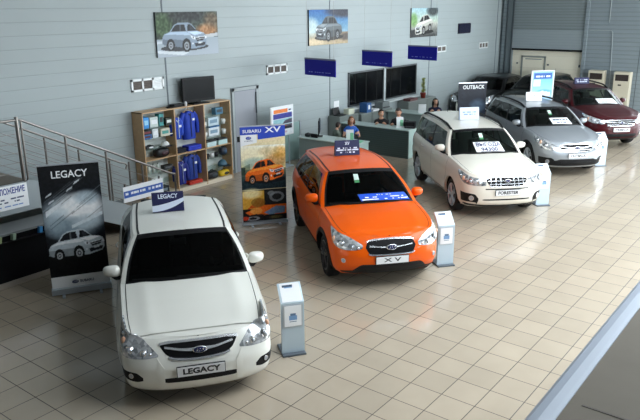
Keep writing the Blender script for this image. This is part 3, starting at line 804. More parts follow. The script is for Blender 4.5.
    decal(sh, -am, am, sym(G['top']), sym(G['bot']), 41, 8, .003, .012, mb, 0); gr = mb.build('grille', mat('grille_mesh', (.004,.004,.005), .55, spec=.12), root)
    def bar(name, top, bot, m, off=.012, parent=gr, a=am, n=41):
        q = MB(); decal(sh, -a, a, sym(top), sym(bot), n, 3, off, .02, q, 0); return q.build(name, m, parent)
    for (t_, b_, m_, nm, a_) in G['bars']: bar(nm, t_, b_, m_, .016, gr, a_)
    for av_ in G.get('teeth', ()):
        q = MB(); decal(sh, av_-.007, av_+.007, sym(G['top']), sym(G['bot']), 3, 6, .010, .012, q, 0); q.build('grille_tooth', TRIM, gr)
    z = G['logo']; b = sh.B(0, sh.T(np.array(0.), np.array(z)), .02); lb = .0
    q = MB(); cx = float(b[0]); sz = G.get('logos', 1.)
    bm = bmesh.new(); bmesh.ops.create_uvsphere(bm, u_segments=20, v_segments=8, radius=1)
    for v in bm.verts: v.co = Vector((cx+.008+v.co.z*.012, v.co.x*.078*sz, z+v.co.y*.042*sz))
    q.bm(bm, 0, True)
    for v in bm.verts: v.co = Vector((v.co.x+.004, v.co.y*.84, z+(v.co.z-z)*.80))
    q.bm(bm, 1, True); bm.free()
    for (yy, zz_, r) in ((.035,.008,.012),(.004,.014,.006),(-.022,.012,.006),(-.004,-.010,.006),(-.030,-.008,.006),(.02,-.014,.005)):
        q.ball((cx+.022, yy*sz, z+zz_*sz), (.004, r*sz, r*.75*sz), 0, 8, 6)
    q.build('badge', [TRIM, mat('badge_blue', rgb(34,42,84), .25)], gr)
    for I in S.get('intakes', []):
        mb = MB(); decal(sh, -I['am'], I['am'], sym(I['top']), sym(I['bot']), 41, 6, I.get('off', .003), .012, mb, 0); mb.build(I.get('name', 'lower_intake'), I.get('m', BLACK), root)
    for nm, m_, a_, top, bot in S.get('side_bits', []):
        for sg in (1, -1):
            mb = MB(); decal(sh, a_[0], a_[1], top, bot, 24, 5, .006, .012, mb, 0, sg); mb.build(nm, m_, root)
    # ---- cladding
    if S.get('cladding'):
        zc = S['cladding']; mb = MB()
        a0, a1 = sh.A_of_x(wb/2-ar), sh.A_of_x(-wb/2+ar)
        for sg in (1, -1):
            decal(sh, a0, a1, [(a0, zc), (a1, zc)], [(a0, S['zbot'][0][1]-.0), (a1, S['zbot'][0][1])], 30, 4, .010, .02, mb, 0, sg)
            for wx in (wb/2, -wb/2):
                th = np.linspace(-.3, PI+.3, 30); V = []
                for r in (ar-.005, ar+.05, ar+.058):
                    for t in th:
                        x, z = wx+r*math.cos(t), wr+r*math.sin(t); z = max(z, S['zbot'][0][1]); a = sh.A_of_x(x); p = sh.B(sg*a, sh.T(a, np.array(z)), .012 if r < ar+.055 else .0); V.append((x, p[1], z))
                mb.add(V, grid_faces(3, len(th)), 0, True)
        mb.build('cladding', BLACK, root)
    # ---- number plate
    zp = S['platez']; b = sh.B(0., sh.T(np.array(0.), np.array(zp)), .0); tilt = S.get('plate_tilt', 0)
    q = MB(); xp = float(b[0])+.022
    q.box((xp-.012, 0, zp), (.02, .52, .122), 1, bev=.004).box((xp, 0, zp), (.008, .505, .110), 0)
    txt = S['plate']
    if txt:
        M = Matrix.Translation((xp+.0045, 0, zp)) @ Matrix.Rotation(PI/2, 4, 'Z') @ FACE
        q.text(txt, S.get('psize', .088), M, 2, .0008, S.get('pb', .0035), S.get('pw', .42))
    q.build('license_plate', [PLATE, BLACK, INK], root)
    # ---- wipers
    for y0, y1 in ((.52, -.12), (-.02, -.60)):
        mb = MB(); pa, pb = wind_pt(y0/.72, .035, .012), wind_pt(y1/.72, .07, .012); mid = wind_pt((y0+y1)/1.44, .055, .022)
        mb.tube([pa, mid, pb], .008, 0, 6); mb.build('wiper', BLACK, root)
    # ---- tail lamps
    for sg in (1, -1):
        L2 = sh.L; mb = MB(); decal(sh, L2-1.15, L2-.45, [(0, S['tailz'][1]), (9, S['tailz'][1])], [(0, S['tailz'][0]), (9, S['tailz'][0])], 14, 5, .004, .012, mb, 0, sg); mb.build('tail_light', mat('tail_red', (.35,.01,.01), .15), root)
    if S.get('antenna'):
        p = roof_pt(0, .93); MB().tube([p, p+[-.06, 0, .16]], [.006, .003], 0, 6).build('antenna', BLACK, root)
    if S.get('spoiler'):
        mb = MB(); V = []
        for u in (0, .5, 1):
            for c in np.linspace(-1, 1, 15):
                p = roof_pt(c*.96, .985); V.append((p[0]-.24*u, p[1], p[2]-.035*u+.006))
        n = len(V); mb.add(V, grid_faces(3, 15), 0, True); mb.add([(x, y, z-.03) for x, y, z in V], grid_faces(3, 15), 0, True)
        mb.add(V[-15:]+[(x, y, z-.03) for x, y, z in V[-15:]], grid_faces(2, 15), 0); mb.build('spoiler', paint, root)
    return root, roof_pt, wind_pt

def lamp_body():
    m = mat('headlight_chrome', (.62,.65,.68), .16, .6); nt = m.node_tree; b = nt.nodes['Principled BSDF']
    tc = nt.nodes.new('ShaderNodeTexCoord'); v = nt.nodes.new('ShaderNodeTexVoronoi'); v.inputs['Scale'].default_value = 22
    nt.links.new(tc.outputs['Object'], v.inputs['Vector']); rp = nt.nodes.new('ShaderNodeValToRGB')
    rp.color_ramp.elements[0].color = (.22,.24,.26,1); rp.color_ramp.elements[1].color = (.88,.90,.92,1); rp.color_ramp.elements[0].position = .15; rp.color_ramp.elements[1].position = .7
    nt.links.new(v.outputs['Color'], rp.inputs[0]); nt.links.new(rp.outputs[0], b.inputs['Base Color'])
    b.inputs['Coat Weight'].default_value = 1
    return m
LAMPBODY = lamp_body()
LENS = mat('lamp_lens', (.42,.45,.49), .1, .4, coat=1.)
AMBER = mat('indicator_amber', rgb(214,164,134), .15, coat=1.)
WHITEP = mat('white_pearl_paint', rgb(232,231,222), .35, .0, coat=.7, spec=.35)
ORANGE = mat('orange_paint', rgb(232,90,0), .4, .0, coat=.4, spec=.15)
CREAMP = mat('warm_white_paint', rgb(226,221,208), .35, .0, coat=.7, spec=.35)
SILVER = mat('silver_grey_paint', rgb(146,151,156), .34, .35, coat=.7)
REDP = mat('dark_red_paint', rgb(60,0,8), .4, .1, coat=.25, spec=.15)
BLACKP = mat('black_paint', (.005,.005,.006), .3, .0, coat=.25, spec=.2)
GREENP = mat('near_black_green_paint', (.008,.011,.010), .3, .0, coat=.25, spec=.2)
BUMPD = mat('dark_bumper_plastic', (.010,.010,.011), .6, spec=.2)

side = [(0,.10),(.12,.035),(.3,.012),(.5,0),(.66,.004),(.72,.0),(.88,.022),(1,.065)]
rear = [(0,.10),(.1,.03),(.3,0),(.5,.0),(.6,.05),(.85,.09),(1,.14)]
def cant(y0, y1, z0, zm, z1): return dict(cant_y=[(0,y0),(.15,y0+.015),(.6,(y0+y1)/2+.015),(1,y1)], cant_z=[(0,z0),(.18,z0+.6*(zm-z0)),(.45,zm),(1,z1)])
def wing(am, z, zw, h=.018):
    return [([(0,z+h),(am*.3,z+h*.9),(am,zw+h)], [(0,z-h),(am*.3,z-h*.6),(am,zw-h*.3)], TRIM, 'wing_bar', am*.96)]

legacy = dict(paint=WHITEP, xf=2.335, xr=-2.42, W=.875, wb=2.75, wr=.325, ar=.37, sill=.3, fc=.72,
    ztop=[(2.34,.755),(2.22,.775),(2.0,.80),(1.6,.875),(1.2,.925),(.9,.95),(0,.965),(-1,.985),(-1.7,1.02),(-2.2,1.05),(-2.42,1.04)], zbot=[(2.34,.17),(1.8,.19),(0,.20),(-1.8,.22),(-2.42,.26)],
    front=[(0,.12),(.07,.06),(.18,.015),(.3,.0),(.5,.0),(.62,.018),(.78,.07),(.9,.125),(1,.185)], side=side, rear=rear,
    A0=.92, A1=(.34,.60,1.375), D0=-1.80, D1=(-1.08,.60,1.39), **cant(.60,.60,1.375,1.41,1.385), wbow=.17, hbow=.09, rcr=.05, crown=.05, rbow=.10,
    doors=(1.0,-.12,-1.05), wins=[(.07,.42),(.46,.82)], mx=.66, mz=1.0, handles=(.12,-.85), hz=.86,
    lamp=dict(a=(.45,1.30), top=[(.45,.63),(.53,.69),(.66,.765),(.85,.83),(1.05,.87),(1.2,.885),(1.30,.885)], bot=[(.45,.612),(.6,.595),(.75,.59),(.88,.605),(1.0,.65),(1.15,.765),(1.30,.878)], bits=[(.62,.65,.034,'p'),(.80,.675,.046,'p'),(.93,.755,.030,'a'),(1.02,.80,.024,'r'),(.54,.64,.018,'r')]),
    grille=dict(am=.435, top=[(0,.725),(.3,.725),(.40,.722),(.435,.71)], bot=[(0,.575),(.26,.59),(.35,.62),(.435,.70)],
        bars=[([(0,.742),(.3,.742),(.45,.732)], [(0,.724),(.3,.724),(.45,.712)], TRIM, 'chrome_trim', .45),
              ([(0,.578),(.26,.593),(.33,.61)], [(0,.562),(.26,.576),(.33,.594)], TRIM, 'chrome_trim', .33),
              ([(0,.670),(.14,.668),(.38,.700)], [(0,.638),(.14,.648),(.38,.684)], TRIM, 'wing_bar', .38)], logo=.655, logos=1.05),
    intakes=[dict(am=.43, top=[(0,.385),(.38,.378),(.43,.365)], bot=[(0,.325),(.35,.325),(.43,.35)])],
    fog=dict(a=(.62,.96), top=[(.62,.39),(.70,.44),(.96,.45)], bot=[(.62,.355),(.7,.335),(.88,.36),(.96,.42)], c=(.75,.405,.030)), side_bits=[('bumper_crease', WHITEP, (.385,.46), [(.385,.50),(.46,.60)], [(.385,.26),(.46,.25)])],
    platez=.455, plate='LEGACY', pw=.40, tailz=(.78,.98), railm=BLACK)
xv = dict(paint=ORANGE, xf=2.20, xr=-2.24, W=.89, wb=2.635, wr=.345, ar=.40, sill=.42, fc=.85, cladding=.36,
    ztop=[(2.22,.835),(2.1,.86),(1.9,.90),(1.6,.955),(1.2,1.0),(.9,1.02),(0,1.035),(-1,1.07),(-1.7,1.11),(-2.24,1.10)], zbot=[(2.2,.26),(1.8,.24),(0,.25),(-1.8,.28),(-2.24,.34)],
    front=[(0,.16),(.08,.09),(.16,.05),(.3,.005),(.5,.0),(.64,.018),(.8,.06),(.92,.11),(1,.165)], side=side, rear=rear,
    A0=.90, A1=(.30,.595,1.46), D0=-2.02, D1=(-1.55,.575,1.44), **cant(.595,.575,1.46,1.50,1.44), wbow=.16, hbow=.09, rcr=.05, crown=.055, rbow=.08,
    doors=(.98,-.10,-1.0), wins=[(.06,.39),(.42,.70),(.73,.92)], mx=.64, mz=1.08, handles=(.1,-.8), hz=.92, rim=mat('dark_rim', (.06,.06,.065), .3, .8), spoiler=1, antenna=1,
    lamp=dict(a=(.45,1.20), top=[(.45,.745),(.55,.795),(.72,.85),(.90,.89),(1.08,.92),(1.20,.935)], bot=[(.45,.70),(.55,.675),(.72,.67),(.86,.69),(1.0,.755),(1.12,.86),(1.20,.93)], bits=[(.62,.72,.036,'p'),(.80,.755,.045,'p'),(.97,.80,.032,'a'),(.52,.71,.022,'r')]),
    grille=dict(am=.40, top=[(0,.81),(.32,.80),(.37,.785),(.40,.715)], bot=[(0,.605),(.30,.61),(.34,.62),(.40,.705)],
        bars=[([(0,.826),(.32,.816),(.38,.80)], [(0,.808),(.32,.798),(.38,.782)], TRIM, 'chrome_trim', .38),
              ([(0,.608),(.30,.613),(.36,.63)], [(0,.592),(.30,.597),(.36,.612)], TRIM, 'chrome_trim', .36),
              ([(0,.725),(.10,.717),(.34,.737)], [(0,.692),(.10,.702),(.34,.722)], TRIM, 'wing_bar', .34)], logo=.71, logos=1.15),
    intakes=[dict(am=.62, top=[(0,.455),(.44,.455),(.62,.335)], bot=[(0,.345),(.5,.345),(.62,.325)]),
             dict(am=.85, top=[(0,.345),(.5,.345),(.85,.31)], bot=[(0,.262),(.5,.268),(.85,.275)], m=BUMPD, off=.006, name='bumper_lip')],
    fog=dict(c=(.74,.51,.038)), platez=.525, plate='X V', psize=.085, pw=.27, pb=.0015, tailz=(.82,1.05))
forester = dict(paint=CREAMP, xf=2.21, xr=-2.32, W=.89, wb=2.615, wr=.345, ar=.395, sill=.42, fc=.85, glass=CARGLASS2,
    ztop=[(2.22,.90),(2.1,.925),(1.9,.965),(1.6,1.02),(1.2,1.06),(.9,1.08),(0,1.09),(-1,1.11),(-1.7,1.13),(-2.32,1.12)], zbot=[(2.2,.27),(1.8,.25),(0,.26),(-1.8,.28),(-2.32,.34)],
    front=[(0,.14),(.07,.07),(.16,.02),(.3,.0),(.5,.0),(.66,.018),(.82,.05),(.93,.085),(1,.13)], side=side, rear=rear,
    A0=.88, A1=(.38,.62,1.53), D0=-2.12, D1=(-1.85,.60,1.55), **cant(.62,.60,1.53,1.59,1.56), wbow=.16, hbow=.09, rcr=.05, crown=.05, rbow=.07, seat=mat('seat_cloth_grey', (.09,.10,.095), .9),
    doors=(.95,-.12,-1.02), wins=[(.05,.36),(.39,.66),(.69,.94)], mx=.60, mz=1.17, handles=(.08,-.82), hz=.97, rails=1, antenna=1,
    lamp=dict(a=(.44,1.22), top=[(.44,.835),(.55,.85),(.75,.88),(.95,.925),(1.1,.955),(1.22,.965)], bot=[(.44,.725),(.6,.715),(.75,.72),(.9,.745),(1.05,.81),(1.22,.945)], bits=[(.58,.775,.045,'p'),(.76,.80,.05,'p'),(.94,.84,.034,'a'),(1.05,.88,.024,'r')]),
    grille=dict(am=.43, top=[(0,.872),(.34,.868),(.43,.852)], bot=[(0,.705),(.30,.71),(.36,.72),(.43,.81)],
        bars=[([(0,.888),(.34,.884),(.44,.868)], [(0,.872),(.34,.868),(.44,.85)], TRIM, 'chrome_trim', .44),
              ([(0,.712),(.34,.72),(.36,.73)], [(0,.694),(.34,.70),(.36,.71)], TRIM, 'chrome_trim', .36),
              ([(0,.822),(.40,.820)], [(0,.808),(.40,.806)], TRIM, 'grille_bar', .40), ([(0,.762),(.38,.762)], [(0,.748),(.38,.748)], TRIM, 'grille_bar', .38)], logo=.815, logos=.9, teeth=(-.34,-.24,-.14,.14,.24,.34)),
    intakes=[dict(am=.45, top=[(0,.665),(.45,.665)], bot=[(0,.645),(.45,.645)]), dict(am=.50, top=[(0,.455),(.46,.45),(.50,.44)], bot=[(0,.425),(.46,.425),(.50,.43)]),
             dict(am=.95, top=[(0,.315),(.5,.32),(.95,.34)], bot=[(0,.272),(.5,.275),(.95,.28)], m=BUMPD, off=.006, name='bumper_lip')],
    fog=dict(a=(.58,1.02), top=[(.58,.46),(.66,.545),(1.02,.56)], bot=[(.58,.42),(.64,.30),(1.02,.30)], c=(.72,.46,.055)),
    platez=.585, plate='FORESTER', pw=.42, tailz=(.86,1.08))
outback = dict(paint=SILVER, xf=2.37, xr=-2.41, W=.91, wb=2.745, wr=.35, ar=.40, sill=.42, fc=1.1, glass=CARGLASS2, cladding=.33,
    ztop=[(2.38,.845),(2.25,.875),(2.0,.925),(1.6,.985),(1.2,1.03),(.9,1.05),(0,1.065),(-1,1.085),(-1.7,1.11),(-2.41,1.10)], zbot=[(2.38,.25),(1.8,.24),(0,.25),(-1.8,.28),(-2.41,.34)],
    front=legacy['front'], side=side, rear=rear,
    A0=.92, A1=(.36,.61,1.47), D0=-2.20, D1=(-1.88,.58,1.48), **cant(.61,.58,1.47,1.52,1.48), wbow=.17, hbow=.09, rcr=.045, crown=.05, rbow=.08,
    doors=(1.0,-.12,-1.05), wins=[(.05,.36),(.39,.67),(.70,.93)], mx=.66, mz=1.11, handles=(.1,-.85), hz=.94, rails=1, antenna=1,
    lamp=dict(a=(.46,1.38), top=[(.46,.73),(.56,.785),(.75,.87),(.95,.92),(1.15,.955),(1.3,.975),(1.38,.975)], bot=[(.46,.70),(.6,.685),(.75,.685),(.9,.705),(1.05,.76),(1.25,.88),(1.38,.965)], bits=[(.66,.745,.042,'p'),(.84,.785,.052,'p'),(1.0,.85,.034,'a'),(1.12,.89,.03,'r')]),
    grille=dict(am=.455, top=[(0,.82),(.3,.815),(.40,.805),(.455,.785)], bot=[(0,.665),(.28,.67),(.38,.69),(.455,.775)],
        bars=[([(0,.836),(.3,.83),(.47,.80)], [(0,.817),(.3,.812),(.47,.785)], TRIM, 'chrome_trim', .47),
              ([(0,.668),(.28,.673),(.38,.695)], [(0,.65),(.28,.655),(.38,.675)], TRIM, 'chrome_trim', .38),
              ([(0,.765),(.14,.758),(.42,.785)], [(0,.73),(.14,.738),(.42,.765)], TRIM, 'wing_bar', .42), ([(0,.712),(.39,.715)], [(0,.698),(.39,.70)], TRIM, 'grille_bar', .39)], logo=.748),
    intakes=[dict(am=.95, top=[(0,.475),(.42,.475),(.55,.44),(.95,.43)], bot=[(0,.30),(.5,.30),(.95,.30)], m=BUMPD), dict(am=.40, top=[(0,.405),(.40,.40)], bot=[(0,.33),(.40,.335)], off=.009)],
    fog=dict(a=(.58,1.02), top=[(.58,.46),(.66,.50),(1.02,.50)], bot=[(.58,.34),(.66,.32),(1.02,.34)], c=(.74,.405,.055)),
    platez=.565, plate='OUTBACK', pw=.40, tailz=(.86,1.06))
tribeca = dict(paint=REDP, xf=2.40, xr=-2.46, W=.935, wb=2.75, wr=.36, ar=.41, sill=.42, fc=1.1, glass=CARGLASS2,
    ztop=[(2.41,.915),(2.28,.945),(2.0,.995),(1.6,1.05),(1.2,1.09),(.9,1.11),(0,1.12),(-1,1.14),(-1.7,1.16),(-2.46,1.15)], zbot=[(2.4,.28),(1.8,.26),(0,.27),(-1.8,.30),(-2.46,.36)],
    front=forester['front'], side=side, rear=rear,
    A0=.95, A1=(.36,.63,1.56), D0=-2.25, D1=(-1.90,.60,1.56), **cant(.63,.60,1.56,1.62,1.565), wbow=.17, hbow=.09, rcr=.045, crown=.055, rbow=.08,
    doors=(1.0,-.12,-1.05), wins=[(.05,.36),(.39,.67),(.70,.93)], mx=.66, mz=1.19, handles=(.1,-.85), hz=1.0, rails=1, antenna=1, mirror=REDP,
    lamp=dict(a=(.50,1.36), top=[(.50,.865),(.62,.89),(.8,.925),(1.0,.965),(1.2,1.0),(1.36,1.015)], bot=[(.50,.77),(.65,.765),(.8,.775),(.95,.80),(1.15,.885),(1.36,1.005)], bits=[(.66,.83,.04,'p'),(.84,.855,.05,'p'),(1.02,.89,.032,'a')]),
    grille=dict(am=.49, top=[(0,.87),(.34,.865),(.49,.845)], bot=[(0,.715),(.34,.72),(.42,.735),(.49,.835)],
        bars=[([(0,.888),(.34,.883),(.50,.86)], [(0,.866),(.34,.861),(.50,.84)], TRIM, 'chrome_trim', .50), ([(0,.72),(.34,.726),(.42,.745)], [(0,.70),(.34,.705),(.42,.72)], TRIM, 'chrome_trim', .42),
              ([(0,.832),(.46,.83)], [(0,.810),(.46,.812)], TRIM, 'grille_bar', .46), ([(0,.776),(.44,.776)], [(0,.760),(.44,.762)], TRIM, 'grille_bar', .44)], logo=.80),
    intakes=[dict(am=.55, top=[(0,.48),(.5,.47),(.55,.46)], bot=[(0,.38),(.5,.39),(.55,.43)]), dict(am=.95, top=[(0,.345),(.5,.345),(.95,.36)], bot=[(0,.285),(.5,.29),(.95,.29)], m=BUMPD, off=.006, name='bumper_lip')],
    fog=dict(a=(.66,1.0), top=[(.66,.47),(.74,.51),(1.0,.51)], bot=[(.66,.44),(.74,.40),(1.0,.42)], c=(.8,.455,.045)),
    platez=.60, plate='TRIBECA', pw=.40, tailz=(.9,1.1))
darkcar = dict(legacy, paint=BLACKP, glass=CARGLASS, plate='', rim=ALU, detail=0, mirror=BLACKP, mirror_sides=())
darkcar2 = dict(xv, paint=GREENP, glass=CARGLASS, plate='', detail=0, mirror=GREENP, railm=BLACK, mirror_sides=(1,))

CARS = {}
def place(key, S, label, x, y, deg): CARS[key] = (*build_car(S, label, (x, y, 0), R(deg)), (x, y, R(deg)))
place('legacy', legacy, 'glossy white saloon car nearest the viewer, with a black wing grille', 5.755, 6.885, 232.9)
place('xv', xv, 'bright orange crossover car with a chrome-edged hexagonal grille', 9.64, 6.705, 229.6)
place('forester', forester, 'cream-white off-road estate car with black roof rails and barred grille', 14.16, 6.66, 225.7)
place('outback', outback, 'silver-grey estate car parked between the cream-white and the dark red car', 18.66, 6.76, 224.7)
place('tribeca', tribeca, 'dark red off-road car at the far end of the display row', 22.85, 6.88, 225.1)
place('black', darkcar, 'black car parked along the wall behind the dark blue banner', 26.2, 11.49, 180.)
place('green', darkcar2, 'blackish green car in front of the roller door', 26.47, 9.66, 180.)

# ------------------------------------------------------------------ staircase along the long wall
def staircase():
    t = thing('staircase', 'grey steel staircase with wire railings rising to a landing along the long wall', 'staircase', (0,0,0))
    Y0, Y1, XT, ZT, NR = 10.5, 12.05, 5.62, 1.47, 9
    XB = XT+NR*.325
    treadm = noise_tint(mat('stair_stone', rgb(122,112,100), .55), 6, .12)
    strm = mat('stair_grey_paint', rgb(150,158,160), .45)
    MB().box(((2.2+XT)/2, (Y0+Y1)/2, ZT-.03), (XT-2.2, Y1-Y0+.1, .06)).build('landing', treadm, t)
    MB().box(((2.2+XT)/2, Y0-.03, ZT-.25), (XT-2.2, .05, .50)).box(((2.2+XT)/2, Y1+.03, ZT-.25), (XT-2.2, .05, .50)).build('landing_fascia', strm, t)
    sl = ZT/(XB-XT)
    for y in (Y0-.03, Y1+.03):
        mb = MB(); mb.prism([(XT, ZT+.02), (XT, ZT-.50), (XT+.12, ZT-.50), (XB-.68, 0.), (XB+.12, 0.), (XB+.12, .05)], y-.025, y+.025, 'xz'); mb.build('stringer', strm, t)
    for i in range(NR-1):
        z = ZT*(1-(i+1)/NR); x = XT+.325*(i+.5)
        MB().box((x+.01, (Y0+Y1)/2, z-.02), (.345, Y1-Y0-.02, .04), 0, bev=.004).box((XT+.325*i+.01, (Y0+Y1)/2, z+ZT/NR/2-.02), (.012, Y1-Y0-.02, ZT/NR)).build('step', treadm, t)
    for x in (2.6, 4.4):
        for y in (Y0+.15, Y1-.15): MB().box((x, y, (ZT-.06)/2), (.09, .09, ZT-.06)).build('support_post', DGREY, t)
    for y, front in ((Y0-.03, 1), (Y1+.03, 0)):
        def zf(x): return ZT if x <= XT else max(0., ZT-(x-XT)*sl)
        xs = [5.56, 6.38, 7.15, 7.92, 8.70] if front else [5.70, 6.92, 7.62, 8.32, 8.80]
        if front: xs = [3.6, 4.6]+xs
        else: xs = [3.8, 4.75]+xs
        hx = XB+.17
        rail = [(2.2, y, ZT+1.0), (XT-.06, y, ZT+1.0), (XT+.0, y, ZT+.995), (hx-.12, y, zf(hx-.12)+.98+.02), (hx-.02, y, zf(hx)+.97)]
        if not front: rail += [(hx+.03, y, zf(hx)+.92), (hx+.0, y, zf(hx)+.84)]
        MB().tube(rail, .021, n=10).build('handrail', STEEL, t)
        for x in xs:
            z = zf(x); mb = MB()
            big = front and abs(x-5.56) < .01
            mb.tube([(x, y, z-.25 if x > XT else z-.1), (x, y, z+(1.05 if big else .985))], .030 if big else .021, n=10)
            if big: mb.tube([(x+.07, y, z-.1), (x+.07, y, z+.97)], .018, n=8)
            mb.build('post', STEEL, t)
        for k in range(5):
            h = .16+.155*k
            MB().tube([(2.2, y, ZT+h), (XT-.05, y, ZT+h), (XT, y, ZT+h-.005), (XB, y, h+.0)], .006, n=6).build('cable', STEEL, t)
staircase()
# board on the landing edge
def mini_lines(mb, x0, x1, zs, y, h, m, n=6):
    for z in zs:
        xs = np.sort(rng.uniform(x0, x1, 2*n)); xs[0], xs[-1] = x0, x1
        for i in range(0, 2*n-1, 2): mb.box(((xs[i]+xs[i+1])/2, y, z), (max(.012, (xs[i+1]-xs[i])*.9), .002, h), m)
t = thing('notice_board', 'white board with blue lettering fixed to the edge of the stair landing', 'sign', (4.87, 10.436, 1.06))
mb = MB().box((0, 0, .195), (1.40, .018, .39), 0, bev=.003).text('ПРЕДЛОЖЕНИЕ', .135, facing(.325, -.0105, .30), 1, .001, .003, .66)
mini_lines(mb, -.05, .63, (.175,), -.0105, .022, 2); mini_lines(mb, -.05, .55, (.125,), -.0105, .022, 2); mini_lines(mb, -.05, .6, (.06,), -.0105, .018, 3)
mb.build('board', [PAPER, INKBLUE, mat('grey_ink', rgb(70,80,110), .6), mat('pale_blue_ink', rgb(120,150,200), .6)], t)
t = thing('notice_board', 'white board with a blue stripe hung low on the stair railing', 'sign', (7.88, 10.43, .62))
mb = MB().box((0, 0, .19), (.94, .018, .30), 0, bev=.003).box((.0, -.0095, .19), (.92, .003, .13), 1)
mini_lines(mb, -.43, .41, (.20,), -.012, .045, 0, 14)
mb.build('board', [PAPER, mat('stripe_blue', rgb(58,96,176), .5)], t)
MB().box((-.40, .02, .22), (.03, .03, .34)).box((.40, .02, .22), (.03, .03, .34)).build('bracket', STEEL, t)
# black counter under the landing
t = thing('display_counter', 'long black counter under the stair landing with a grey top', 'counter', (4.70, 10.17, 0))
MB().box((0, 0, .45), (3.3, .50, .74), 0).build('body', mat('counter_black', (.005,.005,.006), .5, spec=.12), t)
MB().box((0, 0, .84), (3.34, .54, .035), 0, bev=.005).build('countertop', mat('counter_grey', rgb(122,126,126), .4), t)
MB().box((0, -.0, .04), (3.26, .53, .08)).build('plinth', mat('plinth_beige', rgb(150,142,130), .5), t)
for i, (x, col, lab) in enumerate(((4.72, rgb(150,165,120), 'small pale green packet on the black counter front shelf'), (4.95, rgb(130,150,130), 'small grey green packet on the black counter front shelf'), (5.40, rgb(40,110,160), 'small blue packet on the black counter near the tall black banner'), (5.52, rgb(60,140,190), 'small bright blue packet on the black counter beside the tall black banner'))):
    tag(MB().box((x, 9.885, .79), (.07, .05, .10), 0, rot=(0, R(12), R(20)), bev=.006).build('packet', mat('packet_%d' % i, col, .5)), lab, 'packet')
mb = MB().box((5.05, 9.885, .728), (1.6, .07, .016)); o = tag(mb.build('ledge_shelf', BLACK), 'narrow black ledge along the front of the black counter', 'shelf')

# ------------------------------------------------------------------ roll-up banners
def legs(mb, w, m):
    for x in (-w*.32, w*.32): mb.box((x, 0, .012), (.04, .34, .024), m, bev=.004)
def logo_ellipse(mb, x, y, z, s, m0, m1, m2):
    n = 20
    for k, (f, m) in enumerate(((1., m0), (.86, m1))):
        mb.add([(x+s*f*math.cos(2*PI*i/n), y-.0006*(k+1), z+s*.55*f*math.sin(2*PI*i/n)) for i in range(n)], [tuple(range(n))], m)
    for (a, b, r) in ((.45,.1,.16),(.05,.16,.08),(-.3,.14,.08),(-.05,-.14,.07),(-.4,-.1,.08)):
        mb.add([(x+s*a+s*r*math.cos(2*PI*i/8), y-.002, z+s*b+s*r*.8*math.sin(2*PI*i/8)) for i in range(8)], [tuple(range(8))], m2)
def cassette(t, w, h=.07):
    mb = MB().box((0, 0, .02+h/2), (w+.03, .12, h), 0, bev=.012); legs(mb, w, 0); mb.build('base', GREYLEG, t)
# black banner with the silver saloon
cv = Canvas(100, 190, col=(6,7,10))
cv.grad((4,4,6), (20,26,34), 0, .45); cv.grad((20,26,34), (10,12,16), .45, 1)
for (cx, cy, rx, ry, c, al) in ((.45,.53,.55,.20,(196,212,220),.97), (.62,.61,.44,.14,(255,255,255),.97), (.75,.70,.22,.07,(170,188,198),.75), (.25,.58,.18,.05,(225,235,240),.9), (.35,.44,.35,.10,(120,140,152),.8), (.7,.48,.3,.07,(190,205,212),.7), (.2,.5,.16,.09,(170,188,198),.7)): cv.ell(cx, cy, rx, ry, c, al, True)
for k in range(26):
    y0 = rng.uniform(.42, .74); x0 = rng.uniform(-.1, .8); l = rng.uniform(.15, .6); c = rng.choice([30, 60, 190, 225, 240]); cv.poly([(x0, y0), (x0+l, y0+l*.34), (x0+l, y0+l*.34+.012), (x0, y0+.008)], (c*.93, c*.98, c), .28)
for (x, y) in ((.07,.72),(.42,.76),(.55,.82),(.10,.66)): cv.poly([(x, y), (x+.10, y+.028), (x+.11, y+.045), (x+.02, y+.02)], (225,232,236), .85)
cv.poly([(.05,.55),(.30,.64),(.34,.68),(.04,.60)], (235,240,244), .9); cv.poly([(.45,.43),(.98,.53),(.98,.56),(.45,.46)], (225,234,238), .85)
cv.car(.02, .145, .95, .28, (190,200,206), 1, tilt=.05); cv.ell(.5,.14,.6,.03,(5,6,8),.8,True)
cv.rect(0, 0, 1, .10, (7,8,12)); cv.noise(10, 3)
t = thing('rollup_banner', 'black roll-up banner lettered LEGACY with a silver saloon, left of the white saloon', 'banner', (5.365, 8.815, 0), R(-31))
cassette(t, .84, .09)
print_panel('print', .84, 1.72, cv, t, 0, .29, extra=lambda mb, m: mb.text('LEGACY', .15, facing(-.0, -.003, 1.86), m, .001, .002, .50), extra_mats=[PAPER])
mb = MB().box((0, .006, .19), (.84, .012, .20), 0); mb.text('SUBARU', .055, facing(.085, -.0025, .185), 1, .001, .001, .20); logo_ellipse(mb, -.085, -.001, .185, .05, 1, 1, 0)
mb.build('white_strip', [mat('strip_white', (.93,.93,.92), .5), mat('logo_navy', rgb(24,34,84), .4)], t)
MB().box((0, 0, 2.015), (.85, .022, .022)).build('top_bar', ALU, t); MB().tube([(0, .05, .1), (0, .04, 2.0)], .011).build('support_pole', ALU, t)
